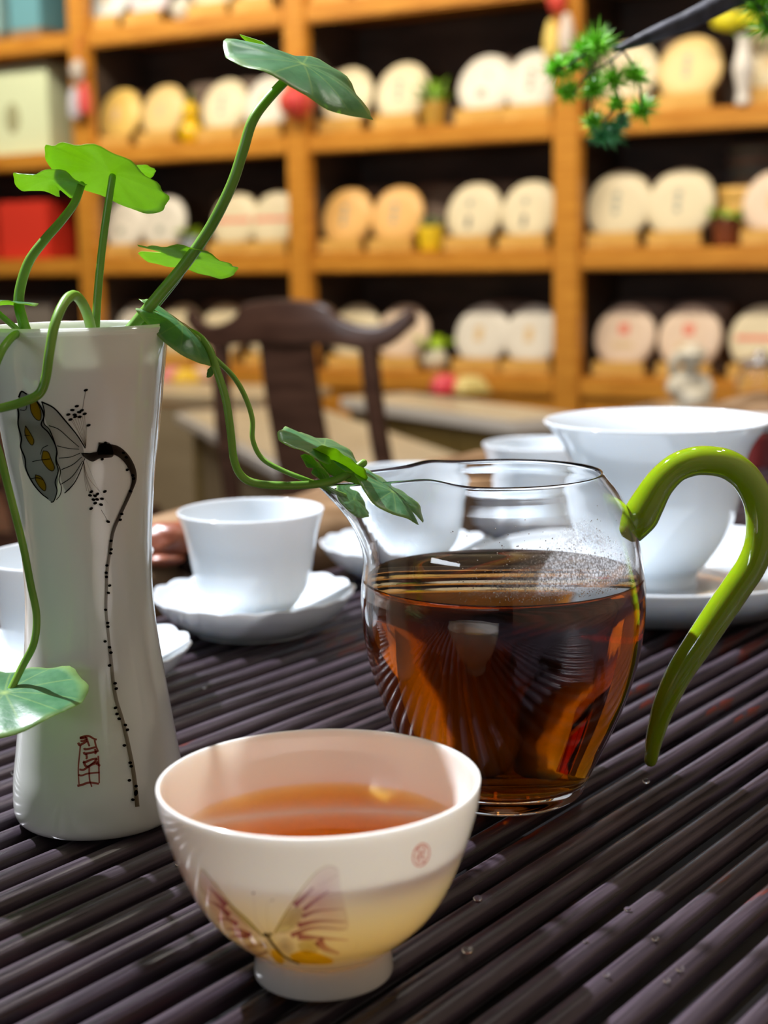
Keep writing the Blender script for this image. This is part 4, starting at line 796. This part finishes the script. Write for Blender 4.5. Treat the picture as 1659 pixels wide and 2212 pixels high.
# condensation on the inside of the wall above the tea
def inner_r(z):
    for (r1, z1_), (r2, z2_) in zip(INN, INN[1:]):
        if z2_ <= z <= z1_: return r2 + (r1 - r2) * (z - z2_) / (z1_ - z2_)
    return .03
vs, fs = [], []; rnd = random.Random(11)
ico = bmesh.new(); bmesh.ops.create_icosphere(ico, subdivisions=1, radius=1); iv = [v.co.copy() for v in ico.verts]; jf = [[v.index for v in f_.verts] for f_ in ico.faces]; ico.free()
for k in range(1000):
    a = math.radians(rnd.gauss(-68, 24)); z = tz + .0012 + abs(rnd.gauss(0, .0075)); 
    if z > .092 or (a < math.radians(-118)): continue
    r_ = inner_r(z); s_ = rnd.uniform(.00008, .00024); c = V((r_ * math.cos(a), r_ * math.sin(a), z)); nr = V((math.cos(a), math.sin(a), 0)); b0 = len(vs)
    for q_ in iv: vs.append(c + V((q_.x, q_.y, q_.z)) * s_ - nr * (q_.dot(nr) * s_ * .45 + s_ * .55))
    fs += [tuple(b0 + i for i in f_) for f_ in jf]
tag(obj('condensation', vs, fs, M['water'], pit), kind='stuff')
m = bpy.data.materials.new('mist_on_glass'); m.use_nodes = True; df = nd(m, 'ShaderNodeBsdfDiffuse'); df.inputs[0].default_value = (.9, .93, .96, 1); tl2 = nd(m, 'ShaderNodeBsdfTranslucent'); tl2.inputs[0].default_value = (.92, .95, .98, 1); mm1 = nd(m, 'ShaderNodeMixShader'); mm1.inputs[0].default_value = .65; ln(m, df.outputs[0], mm1.inputs[1]); ln(m, tl2.outputs[0], mm1.inputs[2]); trn = nd(m, 'ShaderNodeBsdfTransparent'); mm2 = nd(m, 'ShaderNodeMixShader'); ln(m, trn.outputs[0], mm2.inputs[1]); ln(m, mm1.outputs[0], mm2.inputs[2]); ln(m, mm2.outputs[0], m.node_tree.nodes['Material Output'].inputs['Surface'])
a_ = nd(m, 'ShaderNodeVertexColor', layer_name='mist'); vo = nd(m, 'ShaderNodeTexVoronoi'); vo.inputs['Scale'].default_value = 1500; tc = nd(m, 'ShaderNodeTexCoord'); ln(m, tc.outputs['Object'], vo.inputs['Vector'])
vr = ramp(m, vo.outputs['Distance'], [(.25, (1, 1, 1)), (.7, (.4, .4, .4))]); mu = nd(m, 'ShaderNodeMath', operation='MULTIPLY'); ln(m, vr.outputs[0], mu.inputs[0]); ln(m, a_.outputs['Color'], mu.inputs[1]); ln(m, mu.outputs[0], mm2.inputs[0])
vs, fs, cs = [], [], []; NA, NZ = 60, 24
for i in range(NZ + 1):
    for k in range(NA + 1):
        u, v_ = k / NA, i / NZ; a = math.radians(-140 + 125 * u); z = tz + .0022 + .0225 * v_; r_ = inner_r(z) - .00008
        vs.append((r_ * math.cos(a), r_ * math.sin(a), z)); edge = .10 + .85 * math.exp(-((u - .66) / .26) ** 2) + .12 * noise.noise(V((u * 7, v_ * 4, 0)))
        d_ = max(0, min(1, (edge - v_) * 3.2)) * min(1, v_ * 6) * min(1, u * 5, (1 - u) * 7); cs.append(.95 * d_ * (.75 + .5 * noise.noise(V((u * 20, v_ * 12, 3)))))
        if i and k: q_ = i * (NA + 1) + k; fs.append((q_ - NA - 2, q_ - NA - 1, q_, q_ - 1))
o = obj('mist_film', vs, fs, m, pit); ca = o.data.color_attributes.new('mist', 'FLOAT_COLOR', 'POINT')
for i, c_ in enumerate(cs): ca.data[i].color = (c_, c_, c_, 1)
# ================================================================== pennywort plant in the vase
pl = thing('pennywort_plant', VC + V((0, 0, .134)), 0, 'pennywort plant with long curving stems and round leaves in vase', 'plant')
pc = VC + V((0, 0, .134))
def P3(px, py, Y): return at(px, py, Y) - pc
def stem(pts, r0=.0021, r1=.0015): tube('stem', [P3(*q_) for q_ in pts], lambda u: r0 + (r1 - r0) * u, M['stem'], pl, 12, 6)
def leaf(cpx, cpy, Y, a2, b2, seetop, droop=.1, fold=0.0, wave=.05, slit=None, seed=0, tip=0.0, rot=0.0, Rmul=1.0):
    """Round leaf: a2 / b2 are its two half-axes as seen (pixels); the remaining length of b goes into depth."""
    c = at(cpx, cpy, Y); k_ = Y / FPX; A = (RT * a2[0] - UP * a2[1]) * k_; B0 = (RT * b2[0] - UP * b2[1]) * k_
    R_ = A.length; dpt = math.sqrt(max(R_ * R_ - B0.length ** 2, 0)) * Rmul; Bv = B0 - FW * dpt   # b points down in the picture: near edge when the top shows
    n_ = A.cross(Bv).normalized()
    if n_.z < 0: n_ = -n_
    vs, uv = [], []; NR, NS = 9, 56
    for side in (0, 1):
        for i in range(NR + 1):
            u = i / NR
            for j in range(NS):
                t = 2 * PI * j / NS; rr_ = 1 + .022 * math.sin(t * 11 + seed) + .03 * math.sin(t * 3 + seed * 2)
                if slit is not None: dd = abs((t - slit + PI) % (2 * PI) - PI); rr_ *= 1 - .55 * math.exp(-(dd / .11) ** 2)
                x, y = u * rr_ * math.cos(t), u * rr_ * math.sin(t)
                h_ = -droop * (x * x + y * y) + fold * abs(y) ** 1.5 + wave * u * u * math.sin(t * 4 + seed) + tip * max(0, x) ** 3 + .02 * u * u * math.sin(11 * t + seed)
                vs.append(c - pc + A * x + Bv * y + n_ * (h_ * R_ - side * .00035 * (1 - .7 * u))); uv.append((x, y))
    N1 = (NR + 1) * NS; fs, mi_ = [], []
    flip = (A.cross(Bv)).dot(n_) < 0
    for side in (0, 1):
        o_ = side * N1
        for i in range(NR):
            for j in range(NS):
                l = (j + 1) % NS; f_ = (o_ + i * NS + j, o_ + (i + 1) * NS + j, o_ + (i + 1) * NS + l, o_ + i * NS + l)
                if (side == 1) != flip: f_ = f_[::-1]
                fs.append(f_); mi_.append(side)
    for j in range(NS):
        l = (j + 1) % NS; f_ = (NR * NS + j, N1 + NR * NS + j, N1 + NR * NS + l, NR * NS + l); fs.append(f_ if not flip else f_[::-1]); mi_.append(1)
    o = obj('leaf', vs, fs, None, pl, True, [M['leaf_top'], M['leaf_under']], mi_)
    ul = o.data.uv_layers.new(name='UVMap')
    for lp in o.data.loops: ul.data[lp.index].uv = uv[lp.vertex_index]
    return o
Y0 = VC.y
stem([(262, 735, Y0 - .002), (300, 690, Y0), (345, 636, Y0), (400, 570, Y0), (455, 490, Y0), (500, 400, Y0), (525, 325, Y0), (545, 262, Y0), (578, 215, Y0 + .003), (640, 150, Y0 + .008)], .00172, .00137)
leaf(655, 138, Y0, (156, 70), (-30, 66), True, .12, .0, .06, 3.3, 1, -.18)
stem([(205, 742, Y0 - .006), (210, 650, Y0 - .004), (218, 560, Y0 - .002), (228, 480, Y0), (243, 382, Y0)], .00119, .00101)
leaf(236, 370, Y0, (130, 46), (12, -27), False, .10, 0, .03, None, 2)
stem([(268, 738, Y0 + .008), (330, 668, Y0 + .010), (385, 600, Y0 + .012), (404, 562, Y0 + .012)], .0011, .0009)
leaf(407, 556, Y0 + .012, (107, 20), (4, -9), False, .06, 0, .04, 3.1, 21)
leaf(300, 366, Y0 + .02, (36, -4), (2, -7), False, .2, 0, .05, None, 9)
stem([(66, 742, Y0 - .008), (48, 690, Y0 - .008), (41, 640, Y0 - .007), (60, 570, Y0 - .005), (95, 520, Y0 - .004), (130, 480, Y0 - .002), (160, 440, Y0), (176, 400, Y0 + .002)], .00158, .00108)
leaf(110, 386, Y0 + .002, (76, 4), (4, -10), False, .14, 0, .10, 5.0, 3)
stem([(203, 744, Y0 - .008), (192, 690, Y0 - .014), (176, 652, Y0 - .020), (158, 638, Y0 - .024), (138, 655, Y0 - .029), (118, 702, Y0 - .034), (107, 760, Y0 - .036), (99, 815, Y0 - .036), (85, 850, Y0 - .036), (50, 868, Y0 - .037), (0, 882, Y0 - .037), (-70, 896, Y0 - .036)], .00145, .00115)
leaf(-110, 900, Y0 - .036, (60, 10), (0, 30), True, .15, 0, .05, 2, 8)
stem([(60, 742, Y0 - .006), (40, 715, Y0 - .010), (12, 690, Y0 - .014), (-18, 664, Y0 - .016), (-30, 650, Y0 - .016)], .00086, .00079)
leaf(-28, 648, Y0 - .016, (103, 2), (2, 12), True, .06, 0, .03, 3.3, 4)
stem([(66, 740, Y0 - .012), (38, 722, Y0 - .022), (14, 742, Y0 - .030), (-4, 775, Y0 - .034), (-26, 840, Y0 - .036), (-26, 910, Y0 - .037), (0, 985, Y0 - .037), (26, 1085, Y0 - .036), (50, 1180, Y0 - .034), (66, 1262, Y0 - .034), (79, 1330, Y0 - .035), (73, 1390, Y0 - .036), (48, 1440, Y0 - .036), (12, 1512, Y0 - .040)], .00112, .00101)
leaf(10, 1496, Y0 - .042, (180, -6), (2, 55), True, .08, 0, .05, 2.6, 5)
stem([(266, 738, Y0), (300, 704, Y0), (350, 701, Y0 + .002), (395, 710, Y0 + .004), (430, 735, Y0 + .004)], .00092, .00094)
leaf(392, 700, Y0 + .003, (84, 62), (-12, 26), True, .10, -.15, .03, 2.9, 6, -.2)
stem([(300, 712, Y0 + .006), (360, 704, Y0 + .008), (420, 722, Y0 + .006), (450, 752, Y0 + .003), (468, 800, Y0), (487, 860, Y0 - .002), (498, 930, Y0 - .003), (505, 990, Y0 - .003), (520, 1026, Y0 - .003), (552, 1044, Y0 - .002), (620, 1049, Y0 - .001), (695, 1044, Y0), (745, 1028, Y0), (785, 1000, Y0 + .002)], .00119, .00115)
stem([(330, 704, Y0 + .012), (400, 715, Y0 + .012), (465, 775, Y0 + .012), (505, 815, Y0 + .012), (530, 858, Y0 + .012), (545, 905, Y0 + .012), (546, 950, Y0 + .011), (566, 990, Y0 + .010), (610, 1016, Y0 + .008), (660, 1036, Y0 + .006), (700, 1052, Y0 + .008), (745, 1075, Y0 + .012)], .00079, .00072)
leaf(700, 962, Y0 + .004, (95, 42), (-16, 22), True, .10, .0, .05, 1.0, 7, -.1)
leaf(848, 1062, Y0 - .003, (78, 52), (-19, 20), True, .05, -.1, .04, 0.0, 11, -.2)
leaf(738, 1000, Y0 - .003, (58, 34), (12, -22), False, .1, 0, .04, None, 12)
leaf(686, 1008, Y0 + .003, (20, 30), (-22, -6), False, .15, 0, .05, 1.2, 13)
leaf(765, 1082, Y0 + .014, (34, 34), (-12, 12), True, .1, 0, .05, None, 14)
leaf(455, 800, Y0 + .006, (9, -14), (7, 6), True, .1, 0, .05, None, 15)
# ---- water drops spilled on the tray
for px, py, s_, wh in ((1032, 1944, .0011, 'right of the butterfly cup'), (1010, 2056, .0013, 'largest, near the butterfly cup foot'), (1396, 1690, .0011, 'under the tip of the green handle'), (1355, 1966, .0008, 'in the lit strip right of the cup'), (1469, 2096, .0009, 'upper of two at lower right'), (1440, 2120, .0008, 'lower of two at lower right'), (1415, 2030, .0008, 'just above the pair at lower right'), (1310, 2108, .0007, 'near the bottom, left of the pair'), (1265, 2035, .0006, 'smallest, between cup and lower right corner'), (442, 1486, .0009, 'between vase and pitcher'), (30, 1672, .0010, 'left of the vase foot'), (384, 1868, .0007, 'between vase foot and butterfly cup')):
    P = on_z(px, py, T - .0001)
    o = blob('water_drop', (0, 0, s_ * .35), s_, M['water'], None, 2, 0, 1, 0, (1.1, 1, .7)); o.location = P
    tag(o, 'tiny clear water drop on the tray, ' + wh, 'water drop', 'water drops on the bamboo tray')
